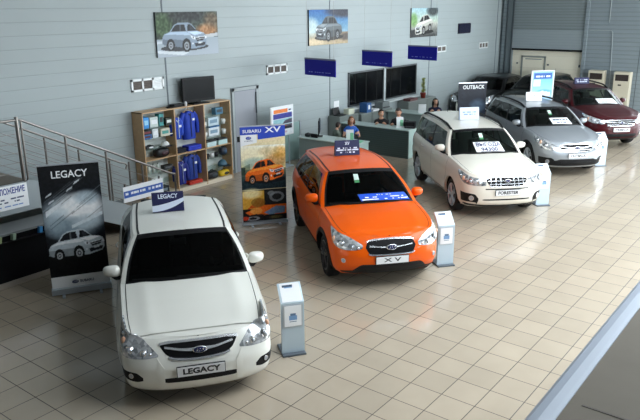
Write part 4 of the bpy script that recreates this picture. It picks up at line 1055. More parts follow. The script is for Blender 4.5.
# orange crossover banner
cv = Canvas(100, 190, col=(230,214,170))
cv.grad((18,36,44), (30,52,60), .34, .46); cv.grad((40,62,66), (150,150,110), .46, .56); cv.grad((222,208,150), (246,244,232), .56, .80)
cv.ell(.22, .70, .35, .10, (250,238,200), .9, True); cv.ell(.30,.62,.3,.06,(140,176,172),.6,True); cv.ell(.80,.66,.26,.09,(186,120,56),.65,True); cv.ell(.88,.72,.2,.07,(228,170,80),.8,True); cv.ell(.62,.74,.25,.05,(214,190,140),.7,True)
m = (cv.x > .45) & (cv.y > .55) & (cv.y < .80); cv.noise(26, 3, m)
cv.rect(0, .5, .09, .58, (30,46,40)); cv.poly([(0,.44),(.2,.50),(.2,.62),(0,.58)], (60,84,74), .5)
cv.car(.08, .40, .88, .26, (244,112,30), 1, tilt=.07)
cv.rect(0, 0, 1, .335, (16,14,14))
cv.rect(0, .135, .49, .325, (226,168,62)); cv.ell(.2,.30,.25,.06,(255,236,180),.9,True); cv.poly([(.1,.135),(.49,.15),(.49,.22),(.35,.24)], (214,88,20)); cv.ell(.35,.2,.16,.05,(150,110,40),.8)
cv.rect(.52, .175, 1, .325, (30,32,34)); cv.ell(.78,.25,.17,.055,(136,140,146),.9); cv.ell(.78,.25,.11,.034,(30,31,34)); cv.ell(.65,.29,.08,.025,(140,146,150),.8)
cv.poly([(.05,.10),(.5,.165),(1,.165),(1,.06),(.2,.05)], (250,112,30)); cv.poly([(.48,.085),(.75,.15),(.97,.14),(.95,.07),(.6,.06)], (120,150,184)); cv.ell(.3,.11,.14,.035,(255,176,80),.8); cv.poly([(.02,.062),(.3,.075),(.5,.066),(.5,.06),(0,.06)], (12,12,14))
cv.rect(0, 0, .47, .06, (30,26,24)); cv.ell(.22,.03,.16,.022,(150,152,156)); cv.ell(.22,.03,.09,.013,(20,20,22)); cv.ell(.05,.035,.08,.02,(220,60,30),.9)
cv.rect(.5, 0, 1, .06, (18,18,20)); cv.ell(.75,.03,.17,.02,(120,110,60),.8,True)
cv.noise(14, 2)
t = thing('rollup_banner', 'blue-headed roll-up banner lettered SUBARU XV with an orange crossover in a collage', 'banner', (9.555, 8.83, 0), R(-36))
cassette(t, .88, .055)
def xvtext(mb, m):
    W_, H_ = .88, 1.90
    mb.add([(-W_/2, -.0015, 1.98), (W_/2, -.0015, 1.98), (W_/2, -.0015, 1.76), (-.1, -.0015, 1.72), (-.1, -.0015, 1.82), (-W_/2, -.0015, 1.82)], [(0,1,2,3,4,5)], m)
    mb.add([(-W_/2, -.002, 1.82), (-.12, -.002, 1.82), (-.12, -.002, 1.66), (-W_/2, -.002, 1.60)], [(0,1,2,3)], m+1)
    mb.text('SUBARU', .085, facing(-.21, -.003, 1.885), m+1, .001, .002, .36); mb.text('XV', .15, facing(.20, -.003, 1.895), m+1, .001, .003, .32)
    logo_ellipse(mb, -.28, -.003, 1.755, .055, m+2, m, m+1); mb.text('SUBARU', .035, facing(-.28, -.003, 1.70), m+2, .001, 0, .17)
print_panel('print', .88, 1.90, cv, t, 0, .08, extra=xvtext, extra_mats=[mat('banner_blue', rgb(30,66,180), .45), PAPER, mat('logo_navy', rgb(24,34,84), .4)])
MB().box((0, 0, 1.985), (.89, .022, .022)).build('top_bar', ALU, t); MB().tube([(0, .05, .06), (0, .04, 1.97)], .011).build('support_pole', ALU, t)
MB().box((-.47, .02, 1.74), (.05, .03, .10)).build('clip', BLACK, t)
# dark blue banner far back
cv = Canvas(40, 90, col=(22,30,46)); cv.grad((26,36,54), (16,22,34), 0, 1); cv.ell(.7,.62,.3,.12,(90,110,130),.7,True); cv.ell(.5,.45,.4,.1,(60,78,96),.6,True); cv.car(.08,.22,.85,.2,(110,124,134)); cv.noise(10, 3)
t = thing('rollup_banner', 'dark blue roll-up banner lettered OUTBACK behind the silver-grey estate car', 'banner', (18.24, 8.62, 0), R(-40))
cassette(t, .86, .09)
print_panel('print', .86, 1.72, cv, t, 0, .30, extra=lambda mb, m: mb.text('OUTBACK', .15, facing(.03, -.003, 1.90), m, .001, .002, .66), extra_mats=[PAPER])
MB().box((0, .006, .205), (.86, .012, .19)).build('white_strip', PAPER, t); MB().box((0, 0, 2.03), (.87, .022, .022)).build('top_bar', ALU, t); MB().tube([(0, .05, .1), (0, .04, 2.02)], .011).build('support_pole', ALU, t)
# blue and white poster stand
cv = Canvas(40, 60, col=(150,200,232)); cv.grad((220,236,246), (120,190,232), 0, .8); cv.rect(.06,.80,.94,.95,(52,100,176)); cv.rect(.06,.62,.40,.78,(240,246,250)); cv.ell(.6,.45,.4,.09,(60,150,214),.7,True); cv.poly([(.1,.4),(.5,.5),(.9,.46),(.9,.36),(.3,.3)],(236,244,250),.9); cv.ell(.4,.25,.35,.08,(70,160,220),.7,True)
t = thing('poster_stand', 'tall white-framed blue poster stand between the silver-grey and dark red cars', 'stand', (21.55, 7.80, 0), R(-40))
MB().box((0,0,.02), (.6, .4, .04), 0, bev=.01).build('base', WHITE, t); MB().box((-.37,.02,1.1), (.05,.04,2.12)).box((.37,.02,1.1), (.05,.04,2.12)).box((0,.02,2.14), (.79,.04,.05)).box((0,.02,.9), (.79,.04,.05)).box((0,.02,.06), (.79,.04,.05)).build('frame', WHITE, t)
print_panel('print', .72, 1.22, cv, t, 0, .92, edge=WHITE, extra=lambda mb, m: mini_lines(mb, -.25, .25, (1.98,), -.003, .05, m, 5), extra_mats=[PAPER])
# orange picture stand by the door
cv = Canvas(44, 60, col=(236,240,244)); cv.rect(.08,.80,.76,.94,(236,130,62)); cv.rect(.06,.60,.96,.78,(62,66,150)); cv.rect(.06,.38,.96,.58,(150,196,206)); cv.poly([(.5,.40),(.62,.52),(.96,.56),(.96,.40)],(84,80,96)); cv.rect(.06,.20,.96,.37,(96,92,104)); cv.poly([(.1,.22),(.4,.34),(.7,.32),(.8,.24)],(170,90,80)); cv.poly([(.5,.21),(.6,.3),(.9,.3),(.95,.22)],(40,44,56)); cv.ell(.86,.88,.06,.03,(50,50,90)); cv.rect(.1,.06,.7,.12,(214,190,206)); cv.noise(10, 3)
t = thing('poster_stand', 'white picture stand with an orange and violet sheet beside the door', 'stand', (13.62, 11.85, 0), R(0))
MB().box((0,.02,.015), (.5, .36, .03), 0, bev=.008).box((0,.04,.42), (.05,.03,.80)).box((.30,.04,.42), (.025,.025,.80)).build('base', GREYLEG, t)
MB().box((0,.022,1.24), (.92,.03,.80), 0, bev=.006).build('frame', WHITE, t)
print_panel('print', .84, .73, cv, t, 0.0, .875, edge=WHITE)

# ------------------------------------------------------------------ wall pictures
def wallpic(label, x, z, w, h, cv):
    t = thing('wall_picture', label, 'picture', (x, YW, z))
    print_panel('print', w, h, cv, t, -.045, -h/2, thick=.043, edge=mat('picture_edge', rgb(40,44,46), .5)); return t
cv = Canvas(130, 74, col=(120,130,130)); cv.grad((176,186,196),(160,172,182),0,.40); cv.grad((44,56,46),(58,70,60),.40,1); cv.ell(.82,.58,.2,.16,(186,130,80),.9,True); cv.ell(.10,.7,.16,.3,(62,92,48),.8,True); cv.ell(.5,.9,.3,.15,(30,34,36),.8,True); cv.ell(.9,.8,.15,.2,(112,84,54),.7,True); m = cv.y > .42; cv.noise(40, 3, m); cv.poly([(0,.30),(1,.42),(1,.50),(0,.36)],(206,212,218),.9); cv.poly([(0,.10),(.4,.02),(.5,.08),(0,.16)],(226,232,236),.8); cv.car(.08,.10,.72,.68,(140,156,174),1)
wallpic('wall picture of a silver off-road car on a road, nearest of the three', 10.98, 3.575, 1.87, .98, cv)
cv = Canvas(130, 74, col=(60,120,180)); cv.grad((190,170,136),(150,130,104),0,.35); cv.grad((140,180,200),(28,96,166),.35,1); cv.ell(.9,.95,.5,.2,(44,40,52),.9,True); cv.ell(.05,.5,.2,.3,(214,226,220),.8,True); cv.ell(.95,.2,.2,.12,(60,54,54),.7,True); cv.ell(.1,.1,.35,.12,(226,206,170),.8,True); cv.noise(16,3); cv.car(.16,.10,.68,.74,(96,104,108),-1)
wallpic('wall picture of a car under a deep blue sky, middle of the three', 16.39, 3.575, 1.88, .98, cv)
cv = Canvas(130, 74, col=(200,206,196)); cv.grad((60,62,62),(206,208,196),0,.5); cv.grad((196,210,190),(170,206,216),.5,1); cv.ell(.08,.6,.15,.25,(110,160,80),.8,True); cv.ell(.8,.9,.25,.2,(40,42,44),.8,True); cv.poly([(0,0),(.5,.1),(.5,.35),(0,.25)],(46,48,50)); cv.noise(18,3); cv.car(.14,.08,.68,.70,(206,206,196),-1,tilt=.28)
wallpic('wall picture of a white rally car in a turn, farthest of the three', 22.02, 3.575, 1.88, .98, cv)

# ------------------------------------------------------------------ blue signs hung over the desks
def hanging_sign(x, y, ztop, lab):
    t = thing('hanging_sign', lab, 'sign', (x, y, ztop), R(-98), 'blue signs over the desks')
    MB().box((0,0,-.02), (1.16, .03, .04)).build('top_rail', mat('rail_grey', rgb(120,124,140), .4), t)
    mb = MB().box((0,0,-.24), (1.16, .02, .42)); mini_lines(mb, -.42, .40, (-.36,), -.011, .022, 1, 10); mb.build('panel', [BLUE, mat('pale_print', rgb(110,120,215), .5)], t)
    for s in (-.5, .5): MB().tube([(s, 0, 0), (s, 0, ZC-ztop)], .003, n=5).build('wire', STEEL, t)
def at_ray(px, py, y):
    d = r_from(px, py); k = y/d[1]; return d[0]*k, 4.191+d[2]*k
def r_from(px, py):
    f, pi, ya, ro = 679.9, R(16.771), R(37.918), R(-.4466)
    fw = Vector((math.cos(ya)*math.cos(pi), math.sin(ya)*math.cos(pi), -math.sin(pi))); r0 = Vector((math.sin(ya), -math.cos(ya), 0)); u0 = r0.cross(fw)
    r = r0*math.cos(ro)+u0*math.sin(ro); u = u0*math.cos(ro)-r0*math.sin(ro); return fw+r*((px-320)/f)-u*((py-210)/f)
hanging_sign(14.30, 11.1, 2.86, 'blue hanging sign nearest the stairs, above the boy at the desk')
hanging_sign(17.00, 11.1, 2.92, 'blue hanging sign in front of the dark office windows')
hanging_sign(19.65, 11.1, 2.93, 'blue hanging sign farthest from the stairs, beside the plant')

# ------------------------------------------------------------------ shelf unit with goods
SX0, SX1, SY0, SY1, SH = 9.22, 11.90, 12.05, 12.405, 1.98
t = thing('shelf_unit', 'pale wooden open shelf unit of three bays against the long wall', 'shelf', (SX0, SY0, 0))
w_ = SX1-SX0; d_ = SY1-SY0; bays = [0, .905, 1.805, w_]
for x in (0.0, w_): MB().box((x+(.0125 if x == 0 else -.0125), d_/2, SH/2), (.025, d_, SH)).build('side_panel', WOOD, t)
for x in bays[1:3]: MB().box((x, d_/2, SH/2), (.025, d_, SH-.05)).build('divider', WOOD, t)
MB().box((w_/2, d_/2, SH-.012), (w_, d_, .025)).build('top_panel', WOOD, t)
MB().box((w_/2, d_-.006, SH/2), (w_-.04, .008, SH-.03)).build('back_panel', mat('shelf_back', rgb(206,212,208), .6), t)
MB().box((w_/2, d_/2, .045), (w_-.04, d_-.02, .09)).build('plinth', mat('plinth_pale', rgb(214,202,180), .5), t)
for i in range(3): MB().box(((bays[i]+bays[i+1])/2, d_/2, .90), (bays[i+1]-bays[i]-.03, d_-.02, .025)).build('wood_shelf', WOOD, t)
GSH = {0: (1.62, 1.38, 1.14, .60, .34), 1: (), 2: (1.66, 1.41, 1.16, .62, .36)}
for i, zs in GSH.items():
    for z in zs: MB().box(((bays[i]+bays[i+1])/2, d_/2, z), (bays[i+1]-bays[i]-.03, d_-.04, .008)).build('glass_shelf', SHELFGLASS, t)
WB, WM = .9125, .9125
def carton(name, x, z, w, h, d, col, lab, cat='box', col2=None, y=None, rz=0., kind='box'):
    y = SY0+.12 if y is None else y
    t = thing(name, lab, cat, (x, y, z), rz)
    m = mat('goods_%02x%02x%02x' % col, rgb(*col), .5); m2 = mat('goods_%02x%02x%02x' % (col2 or (230,234,236)), rgb(*(col2 or (230,234,236))), .5)
    if kind == 'box':
        MB().box((0,0,h/2), (w, d, h), 0, bev=.004).build('carton', m, t); MB().box((0,-d/2-.001,h*.52), (w*.7, .003, h*.42)).build('printed_label', m2, t)
    elif kind == 'lid':
        MB().box((0,0,h*.40), (w, d, h*.8), 0, bev=.004).build('carton', m, t); MB().box((0,0,h*.88), (w*1.04, d*1.04, h*.24), 0, bev=.004).build('lid', m2, t)
    elif kind == 'bag':
        mb = MB(); bm = bmesh.new(); bmesh.ops.create_uvsphere(bm, u_segments=16, v_segments=10, radius=1)
        for v in bm.verts: v.co = Vector((math.copysign(abs(v.co.x)**.55, v.co.x)*w/2, math.copysign(abs(v.co.y)**.7, v.co.y)*d/2, h/2+math.copysign(abs(v.co.z)**.6, v.co.z)*h/2))
        mb.bm(bm, 0, True); bm.free(); mb.build('bag_body', m, t); MB().ball((w*.08, -d*.47, h*.48), (w*.26, .02, h*.24), 0, 14, 8).build('bag_pocket', m2, t)
        MB().tube([(-w*.2,0,h*.97),(-w*.1,0,h*1.12),(w*.1,0,h*1.12),(w*.2,0,h*.97)], .01).build('carry_handle', BLACK, t)
    elif kind == 'mug':
        MB().lathe([(.001,0),(w/2,0),(w/2,h),(w/2-.006,h),(w/2-.006,.01),(.001,.01)], (0,0,0), 'z', 0, 18).build('cup', m, t); MB().tube([(w/2-.004,0,h*.8),(w*.8,0,h*.7),(w*.8,0,h*.35),(w/2-.004,0,h*.2)], .007).build('cup_handle', m, t)
    elif kind == 'cap':
        mb = MB(); bm = bmesh.new(); bmesh.ops.create_uvsphere(bm, u_segments=16, v_segments=10, radius=1)
        for v in bm.verts: v.co = Vector((v.co.x*w/2, v.co.y*d/2, max(0, v.co.z)*h))
        mb.bm(bm, 0, True); bm.free(); mb.build('crown', m, t); MB().box((0,-d*.62,.012), (w*.8, d*.5, .012), 0, rot=(R(8),0,0), bev=.005).build('brim', m2, t)
    elif kind == 'bottle':
        MB().lathe([(.001,0),(w/2,0),(w/2,h*.65),(w*.2,h*.82),(w*.2,h*.94),(.001,h*.94)], (0,0,0), 'z', 0, 14).build('bottle_body', m, t); MB().lathe([(w*.24,h*.9),(w*.24,h),(.001,h)], (0,0,0), 'z', 0, 12).build('cap', m2, t)
    return t
X = lambda b, f: SX0+bays[b]+(bays[b+1]-bays[b])*f
g = 1.624
carton('gift_box', X(0,.15), g, .14, .24, .16, (40,140,214), 'bright blue box on the top glass shelf of the left shelf bay', col2=(150,205,235))
carton('paper_bag', X(0,.40), g, .22, .22, .12, (196,208,204), 'pale paper bag on the top glass shelf of the left shelf bay', 'bag')
carton('gift_box', X(0,.62), g, .12, .27, .14, (52,140,140), 'teal tall box on the top glass shelf of the left shelf bay', col2=(20,40,44))
carton('model_box', X(0,.86), g, .18, .15, .14, (34,44,34), 'dark box with a white sleeve on the top glass shelf of the left bay', col2=(214,220,216))
g = 1.384
carton('model_box', X(0,.16), g+.0, .22, .10, .16, (30,96,160), 'blue low box under the black one in the left shelf bay', col2=(80,30,36))
carton('model_box', X(0,.16), g+.101, .24, .09, .17, (14,12,14), 'black low box stacked on the blue one in the left shelf bay', col2=(120,30,40))
carton('paper_bag', X(0,.42), g, .16, .20, .12, (206,212,214), 'white carton in the middle of the second glass shelf, left bay', 'box')
carton('model_box', X(0,.72), g, .26, .17, .14, (202,196,176), 'cream box with a teal window on the second glass shelf, left bay', col2=(70,150,140))
carton('mug', X(0,.54), g, .08, .09, .08, (26,28,30), 'small dark mug on the second glass shelf of the left bay', 'mug', kind='mug')
carton('wallet', X(0,.92), g, .12, .05, .12, (16,16,18), 'black flat case at the end of the second glass shelf, left bay', 'case')
g = 1.144
carton('sunglasses_case', X(0,.24), g, .26, .08, .12, (22,22,24), 'black glasses case on the third glass shelf of the left bay', 'case', kind='bag')
carton('cap', X(0,.74), g, .22, .12, .20, (228,232,228), 'white peaked cap on the third glass shelf of the left bay', 'cap', col2=(40,40,44), kind='cap')
carton('travel_bag', X(0,.60), WB, .40, .21, .22, (18,16,18), 'black rounded travel bag on the middle shelf of the left bay', 'bag', col2=(60,24,30), kind='bag')
for i, f in enumerate((.18, .32, .46)): carton('bottle', X(0,f), .604, .07, .19, .07, (206,214,206), 'small pale bottle on the fourth glass shelf of the left bay, %s of three' % ('first','second','third')[i], 'bottle', col2=(60,70,70), kind='bottle')
carton('umbrella_box', X(0,.75), .604, .26, .10, .12, (26,26,28), 'black long box on the fourth glass shelf of the left bay', col2=(90,94,98))
carton('paper_bag', X(0,.35), .344, .30, .16, .14, (200,206,200), 'pale low carton on the fifth glass shelf of the left bay')
carton('umbrella_box', X(0,.5), .095, .36, .14, .18, (30,36,40), 'dark carton on the floor of the left shelf bay', col2=(120,140,150))
# right bay
carton('cap_box', X(2,.62), 1.664, .24, .16, .14, (58,112,140), 'blue grey box on the top glass shelf of the right bay', col2=(30,50,60))
for i, (z, c, lab) in enumerate(((1.414, (186,206,216), 'pale blue box high in the right shelf bay'), (1.164, (214,222,226), 'white box at mid height in the right shelf bay'))):
    carton('gift_box', X(2,.38), z, .34, .20, .15, c, lab, col2=(120,150,170))
carton('gift_box', X(2,.42), 1.364-.0+.004, .30, .035, .15, (28,110,170), 'flat blue box lying on the white box in the right bay', col2=(20,80,130))
for i, (f, z, lab) in enumerate(((.12, 1.414, 'white small mug left of the pale blue box'), (.82, 1.414, 'white small mug right of the pale blue box'), (.12, 1.164, 'white small mug left of the white box'), (.82, 1.164, 'white small mug right of the white box'))):
    carton('mug', X(2,f), z, .10, .11, .10, (232,232,228), lab+' in the right bay', 'mug', kind='mug')
carton('gift_box', X(2,.27), WB, .30, .15, .16, (196,220,222), 'white box with black lid, left one on the middle shelf of the right bay', col2=(20,26,30), kind='lid')
carton('gift_box', X(2,.70), WB, .30, .15, .16, (186,216,216), 'white box with black lid, right one on the middle shelf of the right bay', col2=(24,30,34), kind='lid')
for i, f in enumerate((.16, .33, .50)): carton('mug', X(2,f), .624, .09, .11, .09, ((30,32,36),(226,228,228),(34,36,40))[i], '%s mug in a row of three low in the right bay' % ('dark first','white middle','dark last')[i], 'mug', kind='mug')
carton('soft_toy', X(2,.76), .624, .22, .20, .16, (24,34,50), 'dark soft bag on the upper low glass shelf of the right bay', 'bag', col2=(50,80,110), kind='bag')
carton('cap', X(2,.72), .364, .26, .15, .24, (66,104,124), 'blue grey peaked cap low in the right bay', 'cap', col2=(20,34,44), kind='cap')
carton('tool_case', X(2,.28), .095, .36, .20, .2, (16,18,22), 'black case on the floor of the right shelf bay', 'case', col2=(50,60,66), kind='bag')
carton('tool_case', X(2,.74), .095, .34, .15, .2, (230,190,36), 'yellow case on the floor of the right shelf bay', 'case', col2=(40,36,16), kind='bag')
# jackets
def jacket(x, ztop, w, h, col, lab, col2, y=SY0+.19):
    t = thing('jacket', lab, 'jacket', (x, y, ztop)); m = noise_tint(mat('jacket_%02x%02x%02x' % col, rgb(*col), .7), 9, .3, .3); m2 = mat('jacket_trim_%02x%02x%02x' % col2, rgb(*col2), .6)
    mb = MB(); V = []; prof = [(.0,.10,.05),(-.03,.55,.07),(-.08,.86,.085),(-.18,.88,.095),(-h*.5,.80,.10),(-h*.97,.86,.10),(-h,.84,.09)]; n = 20
    for dz, ww, dd in prof:
        for j in range(n): a = 2*PI*j/n; V.append((math.copysign(abs(math.cos(a))**.8, math.cos(a))*ww*w*.36+.004*math.sin(9*a), math.sin(a)*dd*(1+.15*math.sin(5*a)), dz))
    mb.add(V, [(i*n+j, i*n+(j+1)%n, (i+1)*n+(j+1)%n, (i+1)*n+j) for i in range(len(prof)-1) for j in range(n)], 0, True); mb.build('jacket_body', m, t)
    for s in (-1, 1):
        MB().tube([(s*w*.24,0,-.05),(s*w*.36,-.01,-.14),(s*w*.42,-.02,-h*.45),(s*w*.43,-.02,-h*.82)], [.06,.062,.055,.045], 0, 10).build('sleeve', m, t)
    MB().tube([(-.07,-.02,.0),(-.04,-.06,-.06),(0,-.085,-.10),(.04,-.06,-.06),(.07,-.02,.0)], .016, 0, 8).build('collar', m2, t)
    MB().box((0,-.1,-h*.5), (.012,.012,h*.85)).build('zip', m2, t); MB().box((w*.14,-.092,-.2), (.07,.012,.05)).build('chest_badge', PAPER, t)
    MB().tube([(-w*.26,0,-.04),(0,0,.045),(w*.26,0,-.04)], .009).tube([(0,0,.045),(0,0,.09),(.02,0,.115)], .004).build('hanger', WOOD, t)
jacket(X(1,.62), 1.84, .60, .66, (24,58,168), 'large blue jacket hanging in the upper middle bay of the shelf', (14,20,50))
jacket(X(1,.17), 1.74, .34, .50, (28,70,182), 'small blue jacket hanging left in the upper middle bay', (200,214,226), SY0+.16)
jacket(X(1,.62), .80, .58, .60, (26,56,140), 'blue jacket hanging in the lower middle bay of the shelf', (16,26,60))
jacket(X(1,.20), .70, .46, .54, (24,38,128), 'dark blue jacket hanging left in the lower middle bay', (150,160,200), SY0+.15)
for x0, x1, z, lab in ((X(1,.03), X(1,.97), 1.925, 'steel clothes rail in the upper middle bay'), (X(1,.03), X(1,.97), .87, 'steel clothes rail in the lower middle bay')):
    tag(MB().cyl((x0, SY0+.19, z), (x1, SY0+.19, z), .008).build('clothes_rail', STEEL), lab, 'rail')
def folded(x, z, w, d, h, col, lab):
    t = thing('folded_shirt', lab, 'clothes', (x, SY0+.16, z)); m = noise_tint(mat('cloth_%02x%02x%02x' % col, rgb(*col), .8), 9, .25)
    for k in range(2): MB().box((.004*k, 0, h*(k+.5)/2), (w*(1-.03*k), d, h/2*.98), 0, bev=h*.2).build('fold', m, t)
folded(X(1,.22), WB, .26, .22, .10, (22,26,40), 'black folded shirt on the middle shelf under the small jacket'); folded(X(1,.66), WB, .42, .24, .12, (40,60,180), 'blue folded shirt on the middle shelf under the large jacket')
folded(X(1,.64), .095, .42, .22, .08, (196,56,40), 'red folded shirt on the floor of the middle shelf bay')
# television on the shelf unit, and odds and ends beside it
t = thing('television', 'black flat television standing on top of the wooden shelf unit', 'television', (11.02, 12.20, SH), R(-6))
MB().box((0,.0,.335), (.92,.07,.56), 0, bev=.012).build('casing', BLACK, t); MB().box((0,-.036,.345), (.82,.004,.46)).build('screen', mat('tv_screen', (.005,.006,.007), .35, spec=.1), t)
MB().box((-.25,.06,.34), (.30,.12,.34), 0, bev=.02).build('rear_housing', BLACK, t); MB().box((0,0,.012), (.46,.24,.024), 0, bev=.008).box((0,.02,.05), (.10,.05,.09)).build('stand', BLACK, t)
tag(MB().box((10.36, 12.22, SH+.03), (.30,.18,.06), 0, bev=.01).build('media_player', BLACK), 'black media player beside the television on the shelf unit', 'player')
tag(MB().lathe([(.001,0),(.03,0),(.03,.09),(.015,.11),(.001,.11)], (10.52, 12.10, SH), 'z').build('spray_can', WHITE), 'small white can beside the television on the shelf unit', 'can')
MBc = MB().tube([(10.2,12.25,SH+.012),(10.10,12.2,SH+.015),(10.02,12.15,SH+.012),(10.12,12.1,SH+.02),(10.22,12.14,SH+.012),(10.16,12.2,SH+.03),(10.05,12.24,SH+.012)], .012); tag(MBc.build('power_cable', BLACK), 'black coiled cable on top of the wooden shelf unit', 'cable')

# ------------------------------------------------------------------ information stands beside the cars
def info_stand(x, y, deg, lab):
    t = thing('info_stand', lab, 'stand', (x, y, 0), R(deg), None)
    W_, D_ = .29, .20
    MB().box((0,.10,.012), (.30,.34,.024), 0, bev=.004).build('base', mat('stand_base', rgb(100,108,116), .4, .4), t)
    mb = MB(); mb.prism([(0,.02),(0,.70),(.20,.885),(.225,.86),(.035,.68),(.035,.02)], -W_/2, W_/2, 'yz'); mb.build('body', mat('stand_paint', rgb(190,206,216), .35, .1), t)
    mb = MB().box((0,-.006,.525), (W_*.86,.008,.30), 1).box((0,-.011,.525), (W_*.74,.004,.275), 0).box((-.0,-.0135,.50), (.10,.002,.06), 2).box((0,-.0135,.545), (.07,.002,.03), 3).box((0,-.0135,.45), (.09,.002,.008), 3)
    mb.build('front_sheet', [PAPER, GREYLEG, mat('sheet_blue', rgb(120,158,200), .5), mat('sheet_slate', rgb(96,120,150), .5)], t)
    mb = MB(); M = Matrix.Translation((0,.10,.7925)) @ Matrix.Rotation(math.atan2(.185,.20), 4, 'X')
    bm = bmesh.new(); bmesh.ops.create_cube(bm, size=1)
    for v in bm.verts: v.co = Vector((v.co.x*W_*.86, v.co.y*.25, v.co.z*.008+.004))
    bm.transform(M); mb.bm(bm, 0); bm.free()
    for (cx, cy, sx, sy, m) in ((-.03,.085,.13,.03,1), (-.02,.065,.10,.012,2)):
        bm = bmesh.new(); bmesh.ops.create_cube(bm, size=1)
        for v in bm.verts: v.co = Vector((cx+v.co.x*sx, cy+v.co.y*sy, v.co.z*.002+.010))
        bm.transform(M); mb.bm(bm, m); bm.free()
    mb.build('top_sheet', [PAPER, mat('sheet_dark', rgb(50,70,96), .5), mat('sheet_blue', rgb(70,110,160), .5)], t)
info_stand(5.83, 4.98, -36, 'silver info stand beside the white saloon car')
info_stand(9.67, 4.89, -39, 'silver info stand beside the orange crossover')
info_stand(14.09, 4.88, -42, 'silver info stand beside the cream-white off-road car')
info_stand(18.66, 5.0, -44, 'silver info stand beside the silver-grey estate car')

# ------------------------------------------------------------------ cards on the cars
def car_world(key, p):
    x, y, a = CARS[key][3]; return Vector((x+math.cos(a)*p[0]-math.sin(a)*p[1], y+math.sin(a)*p[0]+math.cos(a)*p[1], p[2]))
def roof_card(key, lx, ly, w, h, lab, cols, txt=None, swoosh=False, lines=()):
    rp = CARS[key][1]; x0, y0, a = CARS[key][3]
    us = np.linspace(0, 1, 60); best = min(us, key=lambda u: abs(rp(0, u)[0]-lx)); yedge = rp(1, best)[1]; z = float(rp(ly/yedge, best)[2])
    t = thing('roof_card', lab, 'card', tuple(car_world(key, (lx, ly, z+.004))), a+PI/2)
    mb = MB(); dep = .12
    mb.add([(-w/2,-dep/2,0),(w/2,-dep/2,0),(w/2,-.004,h),(-w/2,-.004,h),(-w/2,dep/2,0),(w/2,dep/2,0),(w/2,.004,h),(-w/2,.004,h)], [(0,1,2,3),(4,7,6,5),(3,2,6,7),(0,4,5,1),(0,3,7,4),(1,5,6,2)], 0)
    sl = (dep/2-.004)/h
    def pt(x, z_, e=.002): return (x, -dep/2+z_*sl-e, z_)
    if swoosh:
        n = 12; top = [(-w/2+w*i/n, h*(.34+.34*(i/n)**1.6)) for i in range(n+1)]; bot = [(-w/2+w*i/n, h*(.04+.46*(i/n)**2.2)) for i in range(n+1)]
        mb.add([pt(*p) for p in top]+[pt(*p) for p in bot], [(i, i+1, n+2+i, n+1+i) for i in range(n)], 1)
    M = Matrix.Translation(pt(0, h*.78, .003)) @ Matrix.Rotation(-math.atan(sl), 4, 'X') @ FACE
    if txt: mb.text(txt, h*.30, M, 1, .0006, .002, w*(.62 if len(txt) > 3 else .2))
    for (z_, f, m) in lines:
        xs = np.sort(rng.uniform(-w*f/2, w*f/2, 12)); xs[0], xs[-1] = -w*f/2, w*f/2
        for i in range(0, 11, 2): mb.add([pt(xs[i], h*z_-.012), pt(xs[i+1], h*z_-.012), pt(xs[i+1], h*z_+.012), pt(xs[i], h*z_+.012)], [(0,1,2,3)], m)
    mb.build('card', cols, t)
LPAP = mat('card_white', rgb(214,222,238), .5)
roof_card('legacy', -.36, -.13, .43, .27, 'navy and white card lettered LEGACY on the white saloon roof', [NAVY, LPAP], 'LEGACY', True)
roof_card('xv', -.56, -.02, .46, .27, 'navy card lettered XV with white lines on the orange crossover roof', [NAVY, LPAP], 'XV', False, ((.48,.8,1),(.36,.9,1),(.2,.6,1)))
roof_card('forester', -.36, .05, .46, .28, 'pale blue and white card on the cream-white car roof', [mat('card_pale', rgb(206,218,240), .5), mat('card_blue', rgb(120,150,214), .5)], None, False, ((.62,.7,1),(.44,.6,1)))
roof_card('outback', -.40, -.04, .46, .24, 'plain white card with blue ends on the silver-grey car roof', [PAPER, mat('card_blue', rgb(120,150,214), .5)], None, False, ((.6,.3,1),))
roof_card('tribeca', -.28, .02, .50, .20, 'small navy card on the dark red car roof', [NAVY, LPAP], None, False, ((.62,.75,1),(.34,.7,1)))
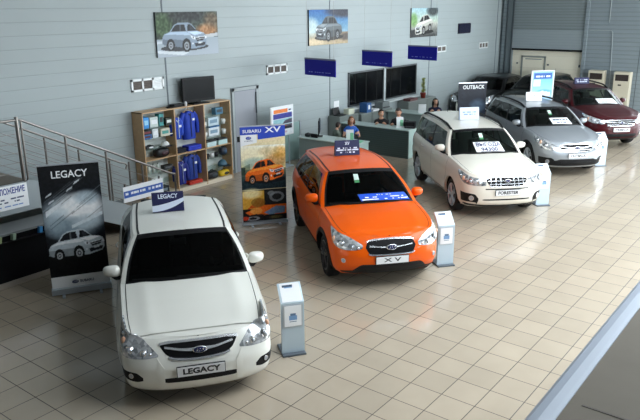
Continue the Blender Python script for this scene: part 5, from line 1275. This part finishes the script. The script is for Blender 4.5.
def screen_card(key, p0, p1, q0, q1, lab, base, ink, rows):
    wp = CARS[key][2]; t = thing('windscreen_card', lab, 'card', tuple(car_world(key, (0,0,0))), CARS[key][3][2])
    mb = MB(); n = 8; V = []
    for off in (.010, .004):
        for q in (q0, q1):
            for i in range(n+1): V.append(tuple(wp(p0+(p1-p0)*i/n+(.05 if q == q1 else 0)*-1, q, off)))
    k = n+1; mb.add(V, [(i, i+1, k+i+1, k+i) for i in range(n)]+[(2*k+i, 3*k+i, 3*k+i+1, 2*k+i+1) for i in range(n)]+[(i, 2*k+i, 2*k+i+1, i+1) for i in range(n)]+[(k+i, k+i+1, 3*k+i+1, 3*k+i) for i in range(n)]+[(0, k, 3*k, 2*k), (n, 2*k+n, 3*k+n, k+n)], 0)
    pm, qm = (p0+p1)/2-.025, (q0+q1)/2
    o = Vector(wp(pm, qm, .016)); ax = Vector(wp(pm+.1, qm, .016))-Vector(wp(pm-.1, qm, .016)); up = Vector(wp(pm, qm+.05, .016))-Vector(wp(pm, qm-.05, .016)); ax.normalize(); up = (up-ax*up.dot(ax)).normalized(); nz = ax.cross(up)
    L = (Vector(wp(p1, qm))-Vector(wp(p0, qm))).length; H_ = (Vector(wp(pm, q1))-Vector(wp(pm, q0))).length
    for (txt, v, sz, wd) in rows:
        M = Matrix((ax, up, nz)).transposed().to_4x4(); M.translation = o+up*(v*H_)
        if txt: mb.text(txt, sz*H_, M, 1, .0006, .0015, wd*L)
        else:
            xs = np.sort(rng.uniform(-wd/2, wd/2, 14)); xs[0], xs[-1] = -wd/2, wd/2
            for i in range(0, 13, 2): c = [o+up*((v+s)*H_)+ax*(xs[i+j]*L) for s, j in ((-sz/2,0),(-sz/2,1),(sz/2,1),(sz/2,0))]; mb.add(c, [(0,1,2,3)], 1)
    mb.build('card', [base, ink], t)
screen_card('xv', -.20, .86, .06, .27, 'blue card with white lines across the orange crossover windscreen', mat('card_royal', rgb(30,84,206), .4), PAPER, ((None,.28,.10,.3),(None,0,.13,.8),(None,-.28,.13,.95)))
screen_card('forester', -.28, .50, .05, .45, 'white card lettered in blue and grey on the cream-white car windscreen', PAPER, mat('ink_indigo', rgb(26,30,96), .5), (('ВЫГОДА',.22,.48,.88),('94300',-.24,.46,.60)))
screen_card('outback', -.10, .56, .06, .40, 'white card with two grey lines on the silver-grey car windscreen', PAPER, mat('ink_grey', rgb(90,96,120), .5), ((None,.2,.22,.8),(None,-.2,.2,.5)))
screen_card('tribeca', -.05, .70, .05, .36, 'white card with pale lines on the dark red car windscreen', PAPER, mat('ink_pale', rgb(150,156,170), .5), ((None,.2,.2,.8),(None,-.2,.2,.6)))
# green and white mirror hang tags, laid flat on the outside of the glass
for key, p0, q0 in (('xv', -.26, .60), ('forester', -.10, .55), ('outback', -.10, .55)):
    wp = CARS[key][2]; mb = MB()
    for (a, b, m) in ((0, .25, 1), (.08, .25, 0)):
        qa, qb = q0+(a if m == 0 else 0), q0+(.25 if m == 0 else .08)
        V = [tuple(wp(p, q, .005)) for q in (qa, qb) for p in (p0, p0+.06, p0+.12)]; mb.add(V, [(0,1,4,3),(1,2,5,4)], m)
    mb.build('hang_tag', [mat('tag_white', rgb(206,226,216), .5), mat('tag_green', rgb(60,130,80), .5)], CARS[key][0])

# ------------------------------------------------------------------ reception desks
FROST = mat('frosted_green_glass', rgb(132,147,144), .25, coat=.3); FROST2 = mat('frosted_pale_glass', rgb(176,200,194), .3); FDARK = panel_material('tinted_desk_front', rgb(78,92,90), .06, .012, .75, .12, bump=.1)
def desk(x, y0, y1, lab, front, h=.86, depth=.62):
    t = thing('reception_desk', lab, 'desk', (x, (y0+y1)/2, 0)); L = y1-y0
    MB().box((.02, 0, (h-.03)/2), (.04, L, h-.03), 0).build('front_panel', front, t)
    MB().box((.04+depth*.45, -L/2+.02, (h-.03)/2), (depth*.86, .04, h-.03)).build('end_panel', FROST2, t)
    MB().box((.04+depth*.45, L/2-.02, (h-.03)/2), (depth*.86, .04, h-.03)).build('end_panel', FROST2, t)
    MB().box((depth/2-.03, 0, h-.014), (depth+.02, L+.06, .028), 0, bev=.006).build('desk_top', mat('desk_top_pale', rgb(186,204,198), .3), t)
    return t
desk(14.12, 9.82, 11.70, 'greenish glass-fronted desk nearest the shelf unit, boy and woman behind it', FROST, .76)
desk(16.40, 9.62, 11.92, 'dark tinted glass-fronted desk between the orange and cream-white cars, two men behind', FDARK, .82, .5)
desk(18.95, 9.6, 11.92, 'glass-fronted desk half hidden behind the cream-white car', FROST)
t = thing('glass_screen', 'low frosted green glass screen at the wall end of the nearest desk', 'screen', (13.9, 12.16, 0))
MB().box((.15,0,.54), (1.3,.02,1.06)).build('glass_sheet', mat('frosted_screen', rgb(150,176,172), .3), t); MB().box((-.50,0,.54), (.03,.04,1.08)).box((.80,0,.54), (.03,.04,1.08)).build('post', ALU, t)
# cabinets along the wall and what stands on them
def cabinet(x0, x1, h, lab, n, col=rgb(128,136,132)):
    t = thing('filing_cabinet', lab, 'cabinet', ((x0+x1)/2, 12.19, 0)); w = x1-x0
    MB().box((0,0,h/2), (w,.42,h)).build('body', mat('cabinet_grey', col, .5), t)
    for i in range(n):
        d = MB().box((-w/2+w*(i+.5)/n, -.215, h/2), (w/n-.02,.02,h-.06), 0, bev=.003).build('door', mat('cabinet_front', rgb(116,124,120), .5), t)
        MB().box((-w/2+w*(i+.8)/n, -.235, h*.6), (.02,.02,.12)).build('handle', STEEL, d)
cabinet(16.35, 17.35, .98, 'grey cabinet under the nearer dark window', 2); cabinet(17.5, 19.3, .92, 'long grey cabinet under the dark windows behind the two men', 3); cabinet(20.35, 22.3, .98, 'grey cabinet by the long wall carrying the potted plant', 3)
def laptop(x, y, z, deg, lab, col=BLACK):
    t = thing('laptop', lab, 'laptop', (x, y, z), R(deg)); MB().box((0,0,.01), (.34,.24,.02), 0, bev=.004).build('keyboard_base', col, t); MB().box((0,.15,.12), (.34,.014,.22), 0, rot=(R(-16),0,0), bev=.004).build('screen_lid', col, t)
def monitor(x, y, z, deg, lab, scr):
    t = thing('monitor', lab, 'monitor', (x, y, z), R(deg)); MB().box((0,0,.008), (.24,.18,.016), 0, bev=.004).build('foot', BLACK, t); MB().box((0,.02,.12), (.04,.03,.22)).build('stem', BLACK, t)
    MB().box((0,0,.29), (.52,.04,.34), 0, bev=.008).build('casing', BLACK, t); MB().box((0,-.021,.295), (.48,.004,.29)).build('screen', scr, t)
SCRN = mat('screen_dim_blue', rgb(34,48,96), .15)
DT, DA, DB = .86, .76, .82
monitor(14.48, 11.28, DA, 35, 'flat monitor with a dim blue screen at the wall end of the nearest desk', SCRN)
carton('telephone', 14.28, DA, .16, .09, .16, (22,24,26), 'black telephone on the nearest desk by the glass screen', 'telephone', y=11.52, kind='bag', col2=(60,64,66))
tag(MB().box((14.26, 11.28, DA+.05), (.05,.20,.10), 0).build('desk_sorter', BLACK), 'black desk sorter beside the monitor on the nearest desk', 'sorter')
def brochure_stand(x, y, z, deg, lab, c1, c2):
    t = thing('brochure_stand', lab, 'stand', (x, y, z), R(deg)); MB().box((0,.02,.012), (.22,.14,.024)).build('base', WHITE, t)
    MB().box((0,.0,.16), (.20,.02,.28), 0, rot=(R(-10),0,0)).build('back_plate', WHITE, t)
    for k, c in enumerate((c1, c2)): MB().box((-.05+.10*k,-.025,.13), (.085,.012,.18), 0, rot=(R(-10),0,0)).build('leaflet', c, t)
GL = mat('leaflet_green', rgb(120,190,150), .5); WL = mat('leaflet_white', rgb(224,238,234), .5)
brochure_stand(14.42, 10.22, DA, -50, 'white and green brochure stand in front of the woman in blue', WL, GL)
brochure_stand(16.66, 10.06, DB, -50, 'white and green brochure stand on the dark desk before the man leaning forward', WL, GL)
tag(MB().box((14.45, 9.98, DA+.006), (.30,.22,.012), 0, rot=(0,0,R(20))).build('leaflet_stack', GL), 'green leaflets lying at the near end of the nearest desk', 'leaflets')
t = thing('printer', 'black printer at the near end of the dark desk', 'printer', (16.76, 9.78, DB), R(-70)); MB().box((0,0,.09), (.30,.22,.18), 0, bev=.02).build('casing', BLACK, t); MB().box((0,-.11,.05), (.24,.05,.03)).build('paper_tray', mat('tray_grey', rgb(60,62,66), .5), t)
laptop(16.62, 12.15, .98, 0, 'black open laptop on the grey cabinet under the nearer dark window')
tag(MB().box((17.05, 12.12, 1.06), (.30,.20,.16), 0, bev=.004).build('paper_box', mat('cream_card', rgb(216,218,196), .6)), 'cream paper box beside the laptop on the grey cabinet', 'box')
t = thing('ring_binder', 'blue ring binder box on the cabinet behind the two men', 'binder', (17.95, 12.12, .92)); MB().box((0,0,.15), (.26,.28,.30), 0, bev=.01).build('cover', mat('binder_blue', rgb(44,92,150), .5), t); MB().box((0,-.142,.17), (.10,.004,.14)).build('spine_label', PAPER, t)
tag(MB().box((18.35, 12.1, .95), (.34,.26,.06), 0, bev=.004).build('paper_stack', PAPER), 'white paper stack beside the blue binder on the cabinet', 'paper')
t = thing('printer', 'grey printer on the long cabinet under the dark windows', 'printer', (18.95, 12.14, .92)); MB().box((0,0,.11), (.42,.32,.22), 0, bev=.02).build('casing', mat('printer_grey', rgb(120,128,128), .5), t); MB().box((0,-.17,.06), (.34,.06,.03)).build('paper_tray', mat('tray_grey', rgb(60,62,66), .5), t)
tag(MB().box((20.75, 12.12, 1.02), (.50,.28,.08), 0, bev=.004).build('folder_stack', mat('folder_maroon', rgb(110,70,70), .6)), 'stack of dull red folders on the cabinet left of the plant', 'folders')
tag(MB().box((19.15, 10.75, DT+.14), (.24,.05,.28), 0, rot=(R(8),0,R(-50)), bev=.004).build('desk_card', PAPER), 'white upright card on the desk before the woman in dark clothes', 'card')
# plant
t = thing('potted_plant', 'slender yellow-green potted plant in a red pot on the cabinet by the wall', 'plant', (21.62, 12.12, .98))
MB().lathe([(.001,0),(.075,0),(.10,.16),(.11,.16),(.11,.18),(.09,.18),(.085,.15),(.001,.15)], (0,0,0), 'z', 0, 20).build('pot', mat('pot_red', rgb(150,50,36), .5), t)
MB().tube([(0,0,.14),(.02,.01,.35),(-.01,0,.62)], [.014,.011,.006]).build('stem', mat('stem_brown', rgb(96,84,50), .7), t)
mb = MB()
for i in range(150):
    h = .18+.52*rng.random(); a = rng.uniform(0, 2*PI); l = rng.uniform(.08, .16)*(1.15-h*.7); up = rng.uniform(.3, 1.0); d = Vector((math.cos(a), math.sin(a), up)).normalized(); sdir = d.cross(Vector((0,0,1))).normalized()*.042; b = Vector((0,0,h)); k = int(i % 2)
    p1, p2 = b+d*l*.5, b+d*l+Vector((0,0,-.03)); mb.add([b, p1+sdir, p2, p1-sdir], [(0,1,2,3)], k)
mb.build('leaves', [mat('leaf_lime', rgb(204,208,120), .5), mat('leaf_green', rgb(150,164,84), .5)], t, fix=False)
# air conditioners
def aircon(y, h, lab):
    t = thing('air_conditioner', lab, 'air conditioner', (XR-.30, y, 0)); w = .60
    MB().box((0,0,h/2+.03), (.36,w,h-.06), 0, bev=.012).build('casing', mat('aircon_cream', rgb(214,206,184), .4), t); MB().box((0,0,.03), (.34,w*.96,.06)).build('plinth', DGREY, t)
    mb = MB().box((-.183,0,h-.22), (.012,w*.80,.24), 0)
    for k in range(6): mb.box((-.192,0,h-.32+.04*k), (.02,w*.76,.008), 1, rot=(0,R(25),0))
    mb.build('grille', [mat('aircon_dark', rgb(44,36,32), .6), mat('aircon_slat', rgb(74,62,56), .5)], t); MB().box((-.183,.06,h-.50), (.01,.12,.05)).build('display', BLACK, t)
    MB().box((-.183,0,.42), (.012,w*.8,.30), 0, bev=.003).build('intake_panel', mat('aircon_panel', rgb(198,190,168), .5), t)
aircon(8.12, 1.63, 'cream floor-standing air conditioner nearer the roller door'); aircon(7.14, 1.62, 'cream floor-standing air conditioner farther from the roller door')

# ------------------------------------------------------------------ people at the desks
SKIN = mat('skin', rgb(206,156,128), .55)
def person(x, y, zhip, deg, lab, top, trousers, hair, long_hair=False, lean=.0, arms='desk', dt=.86, head_turn=0., vest=None, standing=False, s=1., nod=0.):
    t = thing('person', lab, 'person', (x, y, 0), R(deg))
    hz = zhip
    J = {}; E = []; Rr = {}
    def j(n, p, r, par=None): J[n] = Vector(p); Rr[n] = r; E.append((par, n)) if par else None
    lx = lean
    j('pel', (0,0,hz), .135*s); j('waist', (.02+lx*.3,0,hz+.17*s), .125*s, 'pel'); j('chest', (.03+lx*.75,0,hz+.36*s), .145*s, 'waist'); j('upper', (.03+lx*.95,0,hz+.47*s), .115*s, 'chest'); j('neck', (.04+lx*1.08,0,hz+.55*s), .056*s, 'upper'); j('skull', (.06+lx*1.2,0,hz+.63*s), .052*s, 'neck')
    for sg, k in ((1,'l'), (-1,'r')):
        sh = Vector((.03+lx*.92, sg*.165*s, hz+.45*s)); j('sh'+k, sh, .062*s, 'upper')
        if arms == 'desk': el = sh+Vector((.10, sg*.075, -.24))*s; wr = Vector((el.x+.24*s, sg*.13*s, max(el.z+.02, dt+.04)))
        elif arms == 'lap': el = sh+Vector((.04, sg*.06, -.27))*s; wr = el+Vector((.22, -sg*.05, -.03))*s
        else: el = sh+Vector((-.01, sg*.07, -.28))*s; wr = el+Vector((.08, 0, -.24))*s
        j('el'+k, el, .043*s, 'sh'+k); j('wr'+k, wr, .028*s, 'el'+k)
        if standing: kn = (0.01, sg*.09, hz*.52); an = (-.01, sg*.09, .085); to = (.15, sg*.10, .04)
        else: kn = (.42, sg*.10, hz+.0); an = (.40, sg*.10, .085); to = (.56, sg*.11, .04)
        j('hip'+k, (.0, sg*.085*s, hz-.02), .085*s, 'pel'); j('kn'+k, kn, .062*s, 'hip'+k); j('an'+k, an, .042*s, 'kn'+k); j('to'+k, to, .036*s, 'an'+k)
    names = list(J); me = bpy.data.meshes.new('p'); me.from_pydata([J[n][:] for n in names], [(names.index(a), names.index(b)) for a, b in E], [])
    ob = bpy.data.objects.new('p', me); COL.objects.link(ob)
    ob.modifiers.new('skin', 'SKIN'); sv = me.skin_vertices[0].data
    for i, n in enumerate(names): sv[i].radius = (Rr[n], Rr[n]*(.82 if n in ('pel','waist','chest','upper') else 1)); sv[i].use_root = n == 'pel'
    # wide, flat trunk
    for i, n in enumerate(names):
        if n in ('pel','waist','chest','upper'): sv[i].radius = (Rr[n]*.78, Rr[n]*1.12)
    sub = ob.modifiers.new('sub', 'SUBSURF'); sub.levels = 1; sub.render_levels = 1
    dg = bpy.context.evaluated_depsgraph_get(); bm_me = bpy.data.meshes.new_from_object(ob.evaluated_get(dg))
    V = [v.co.copy() for v in bm_me.vertices]; F = [tuple(p.vertices) for p in bm_me.polygons]; bpy.data.objects.remove(ob)
    mb = MB(); neck_z = J['neck'].z-.015; mi = []
    el = [J['wrl'], J['wrr']]
    for f in F:
        c = sum((V[i] for i in f), Vector())/len(f)
        if c.z > neck_z+.0 and abs(c.y) < .08: m = 1
        elif min((c-w).length for w in el) < .055*s: m = 1
        elif c.z < hz+.06*s: m = 3 if c.z < .10 else 2
        elif vest and (min((c-J['ell']).length, (c-J['elr']).length) < .17*s) : m = 1
        else: m = 0
        mi.append(m)
    for f, m in zip(F, mi): pass
    n0 = 0; mb.v = [tuple(v) for v in V]; mb.f = list(F); mb.m = mi; mb.sm = [True]*len(F)
    # hands: palm, four unequal curled fingers, thumb from the side
    for sg, k in ((1,'l'), (-1,'r')):
        w = J['wr'+k]; d = (w-J['el'+k]).normalized(); d = Vector((d.x, d.y, d.z*.4)).normalized(); u = Vector((0,0,1)); sd = d.cross(u).normalized()*sg   # sd: outward
        mb.tube([w-d*.01, w+d*.04, w+d*.085], [.026*s,.034*s,.030*s], 1, 10)
        for q, (o, l) in enumerate(((-.026,.068),(-.009,.078),(.009,.072),(.025,.056))):
            b = w+d*.08+sd*o*s; mb.tube([b, b+d*l*.45*s-u*.004, b+d*l*.8*s-u*.016, b+d*l*s-u*.032], [.0095*s,.009*s,.008*s,.006*s], 1, 6)
        b = w+d*.03-sd*.028*s; mb.tube([b, b+d*.03-sd*.022, b+d*.058-sd*.026], [.012*s,.010*s,.008*s], 1, 6)
    # head
    hc = J['skull']+Vector((.02,0,.075*s)); Rz = Matrix.Rotation(head_turn, 3, 'Z') @ Matrix.Rotation(nod, 3, 'Y')
    def H(p): return hc+Rz @ (Vector(p)*s)
    bm = bmesh.new(); bmesh.ops.create_uvsphere(bm, u_segments=20, v_segments=14, radius=1)
    for v in bm.verts:
        x, y_, z = v.co; w = 1-.22*max(0, -z)**1.5
        v.co = H((x*.098*(w if x < 0 else 1-.10*max(0,-z)), y_*.078*w, z*(.112 if z > 0 else .122)))
    mb.bm(bm, 1, True); bm.free()
    bm = bmesh.new(); bmesh.ops.create_cone(bm, segments=8, radius1=.016, radius2=.006, depth=.045, cap_ends=True)
    for v in bm.verts: v.co = H((v.co.x*1.2+.096-(.010 if v.co.z > 0 else -.006), v.co.y, v.co.z-.014))
    mb.bm(bm, 1, True); bm.free()
    for sg in (1, -1):
        c = H((.083, sg*.031, .010)); mb.ball(c, .0115*s, 4, 10, 7); mb.ball(H((.0925, sg*.031, .010)), .0058*s, 5, 8, 6)
        mb.tube([H((.088, sg*.016, .031)), H((.090, sg*.032, .036)), H((.082, sg*.048, .030))], .0042*s, 5, 5)
        mb.ball(H((-.004, sg*.079, -.006)), (.018*s, .010*s, .028*s), 1, 10, 8)
    mb.tube([H((.086, -.022, -.058)), H((.093, 0, -.060)), H((.086, .022, -.058))], [.005*s,.007*s,.005*s], 6, 6)
    if vest: mats_ = [vest, SKIN, trousers, BLACK, mat('eye_white', (.7,.7,.7), .3), mat('eye_dark', (.02,.015,.01), .3), mat('lips', rgb(170,96,88), .5)]
    else: mats_ = [top, SKIN, trousers, BLACK, mat('eye_white', (.7,.7,.7), .3), mat('eye_dark', (.02,.015,.01), .3), mat('lips', rgb(170,96,88), .5)]
    mb.build('body', mats_, t, fix=True)
    # hair cap
    hb = MB(); bm = bmesh.new(); bmesh.ops.create_uvsphere(bm, u_segments=22, v_segments=14, radius=1); kill = []
    for v in bm.verts:
        x, y_, z = v.co
        line = float(np.interp(x, [-1, -.35, .15, .55, 1], [-.85, -.62, -.18, .38, .62]))
        if z < line: kill.append(v)
        f = 1.0+.03*math.sin(7*y_+5*x); v.co = H((x*.110*f-.004, y_*.091*f, z*.124*f+.004))
    bmesh.ops.delete(bm, geom=kill, context='VERTS'); hb.bm(bm, 0, True); bm.free()
    if long_hair:
        for k in range(15):
            a = -2.1+4.2*k/14+PI; p = [H((.10*math.cos(a), .084*math.sin(a), .02)), H((.105*math.cos(a)-.01, .094*math.sin(a), -.08)), H((.095*math.cos(a)-.02, .088*math.sin(a), -.17 if long_hair == 2 else -.12))]; hb.tube(p, [.024*s,.026*s,.012*s], 0, 7)
    hb.build('hair', hair, t)
    return t
def office_chair(x, y, deg, seat, lab):
    t = thing('office_chair', lab, 'chair', (x, y, 0), R(deg), 'office chairs behind the desks'); cm = mat('chair_cloth', (.02,.022,.025), .8)
    MB().box((0,0,seat-.04), (.46,.46,.08), 0, bev=.03).build('seat', cm, t); MB().box((-.24,0,seat+.30), (.06,.42,.40), 0, rot=(0,R(-8),0), bev=.025).build('backrest', cm, t)
    MB().tube([(-.15,0,seat-.05),(-.27,0,seat-.02),(-.28,0,seat+.2)], .018).build('back_bracket', BLACK, t); MB().cyl((0,0,.08), (0,0,seat-.08), .028).build('column', BLACK, t)
    mb = MB()
    for k in range(5): a = 2*PI*k/5+.3; mb.tube([(0,0,.09),(.26*math.cos(a),.26*math.sin(a),.06)], [.022,.015]); mb.ball((.26*math.cos(a),.26*math.sin(a),.03), .028, 0, 10, 7)
    mb.build('base', BLACK, t)
HB = mat('hair_dark_brown', rgb(44,32,26), .6); HR = mat('hair_auburn', rgb(124,74,40), .6); HK = mat('hair_black', rgb(20,17,16), .6)
TR = mat('trousers_dark', rgb(34,36,44), .8)
person(14.95, 11.10, .50, -20, 'boy with short dark hair in a grey-green top standing behind the nearest desk', mat('top_sage', rgb(104,116,104), .8), TR, HB, lean=.02, head_turn=.1, s=.72, arms='side', standing=True)
person(15.46, 10.93, .46, -135, 'woman with auburn hair in a bright blue waistcoat, seated facing the viewer', mat('top_blue', rgb(36,96,190), .7), TR, HR, long_hair=1, lean=.02, head_turn=0., vest=mat('top_blue', rgb(36,96,190), .7), s=.93, dt=DA)
person(17.12, 10.98, .43, -150, 'man in dark clothes seated nearer the dark windows at the dark desk', mat('top_black', rgb(24,24,28), .8), TR, HK, lean=.10, head_turn=.4, s=.97, dt=DB)
person(17.34, 10.46, .44, -160, 'man in a dark jacket leaning forward over the dark desk beside the printer', mat('top_charcoal', rgb(28,28,34), .8), TR, HB, lean=.18, nod=.35, s=1.05, dt=DB)
person(19.95, 10.72, .46, -150, 'woman with long dark hair in dark blue clothes at the desk behind the cream-white car', mat('top_navy', rgb(26,26,58), .8), TR, HK, long_hair=2, lean=.06, head_turn=.2, s=.98)
for x, y, d, z, lab in ((15.47,10.95,-135,.39,'black office chair under the woman in the blue waistcoat'), (17.14,10.99,-150,.355,'black office chair under the man nearer the dark windows'), (17.36,10.47,-160,.36,'black office chair under the man leaning over the dark desk'), (19.96,10.73,-150,.38,'black office chair under the woman with long dark hair')): office_chair(x, y, d, z, lab)

# ------------------------------------------------------------------ light, camera
w = bpy.data.worlds.new('sky'); SC.world = w; w.use_nodes = True; nt = w.node_tree; bg = nt.nodes['Background']
sk = nt.nodes.new('ShaderNodeTexSky'); sk.sky_type = 'HOSEK_WILKIE'; sk.turbidity = 8; sk.ground_albedo = .4; sk.sun_direction = (-.3, .4, .87)
mx = nt.nodes.new('ShaderNodeMix'); mx.data_type = 'RGBA'; mx.inputs[0].default_value = .75; mx.inputs[7].default_value = (.95,.97,1.0,1)
nt.links.new(sk.outputs[0], mx.inputs[6]); nt.links.new(mx.outputs[2], bg.inputs[0]); bg.inputs[1].default_value = 15.0
def portal(name, loc, rot, sx, sy):
    l = bpy.data.lights.new(name, 'AREA'); l.shape = 'RECTANGLE'; l.size = sx; l.size_y = sy; l.cycles.is_portal = True
    o = bpy.data.objects.new(name, l); COL.objects.link(o); o.location = loc; o.rotation_euler = rot
portal('daylight_front', ((FX0+XR)/2, YF-.15, 1.85), (R(90), 0, 0), XR-FX0, 3.4)
portal('daylight_roof', ((KX0+KX1)/2, (KY0+KY1)/2, ZC+.15), (0, 0, 0), KX1-KX0, KY1-KY0)
portal('daylight_upper', ((LX0+LX1)/2, YF-.15, (LZ0+LZ1)/2), (R(90), 0, 0), LX1-LX0, LZ1-LZ0)
portal('daylight_side', (XR+.15, (YF+.4+5.2)/2, 3.2), (0, R(90), 0), 6.0, 4.8-YF)
cd = bpy.data.cameras.new('camera'); cam = bpy.data.objects.new('camera', cd); COL.objects.link(cam); SC.camera = cam
F, PITCH, YAWC, ROLL = 679.9, R(16.771), R(37.918), R(-.4466)
cd.sensor_fit = 'HORIZONTAL'; cd.sensor_width = 36; cd.lens = F*36/640; cd.clip_end = 200; cd.clip_start = .05
fw = Vector((math.cos(YAWC)*math.cos(PITCH), math.sin(YAWC)*math.cos(PITCH), -math.sin(PITCH)))
r0 = Vector((math.sin(YAWC), -math.cos(YAWC), 0)); u0 = r0.cross(fw)
rr = r0*math.cos(ROLL)+u0*math.sin(ROLL); uu = u0*math.cos(ROLL)-r0*math.sin(ROLL)
M = Matrix((rr, uu, -fw)).transposed().to_4x4(); M.translation = (0, 0, 4.191); cam.matrix_world = M
vs_ = SC.view_settings; SC.display_settings.display_device = 'sRGB'
vs_.view_transform = 'Standard'; vs_.look = 'None'; vs_.gamma = 1; vs_.use_curve_mapping = False; vs_.exposure = 0.1
SC.cycles.use_denoising = True; SC.cycles.max_bounces = 8; SC.cycles.transparent_max_bounces = 16; SC.cycles.sample_clamp_indirect = 6
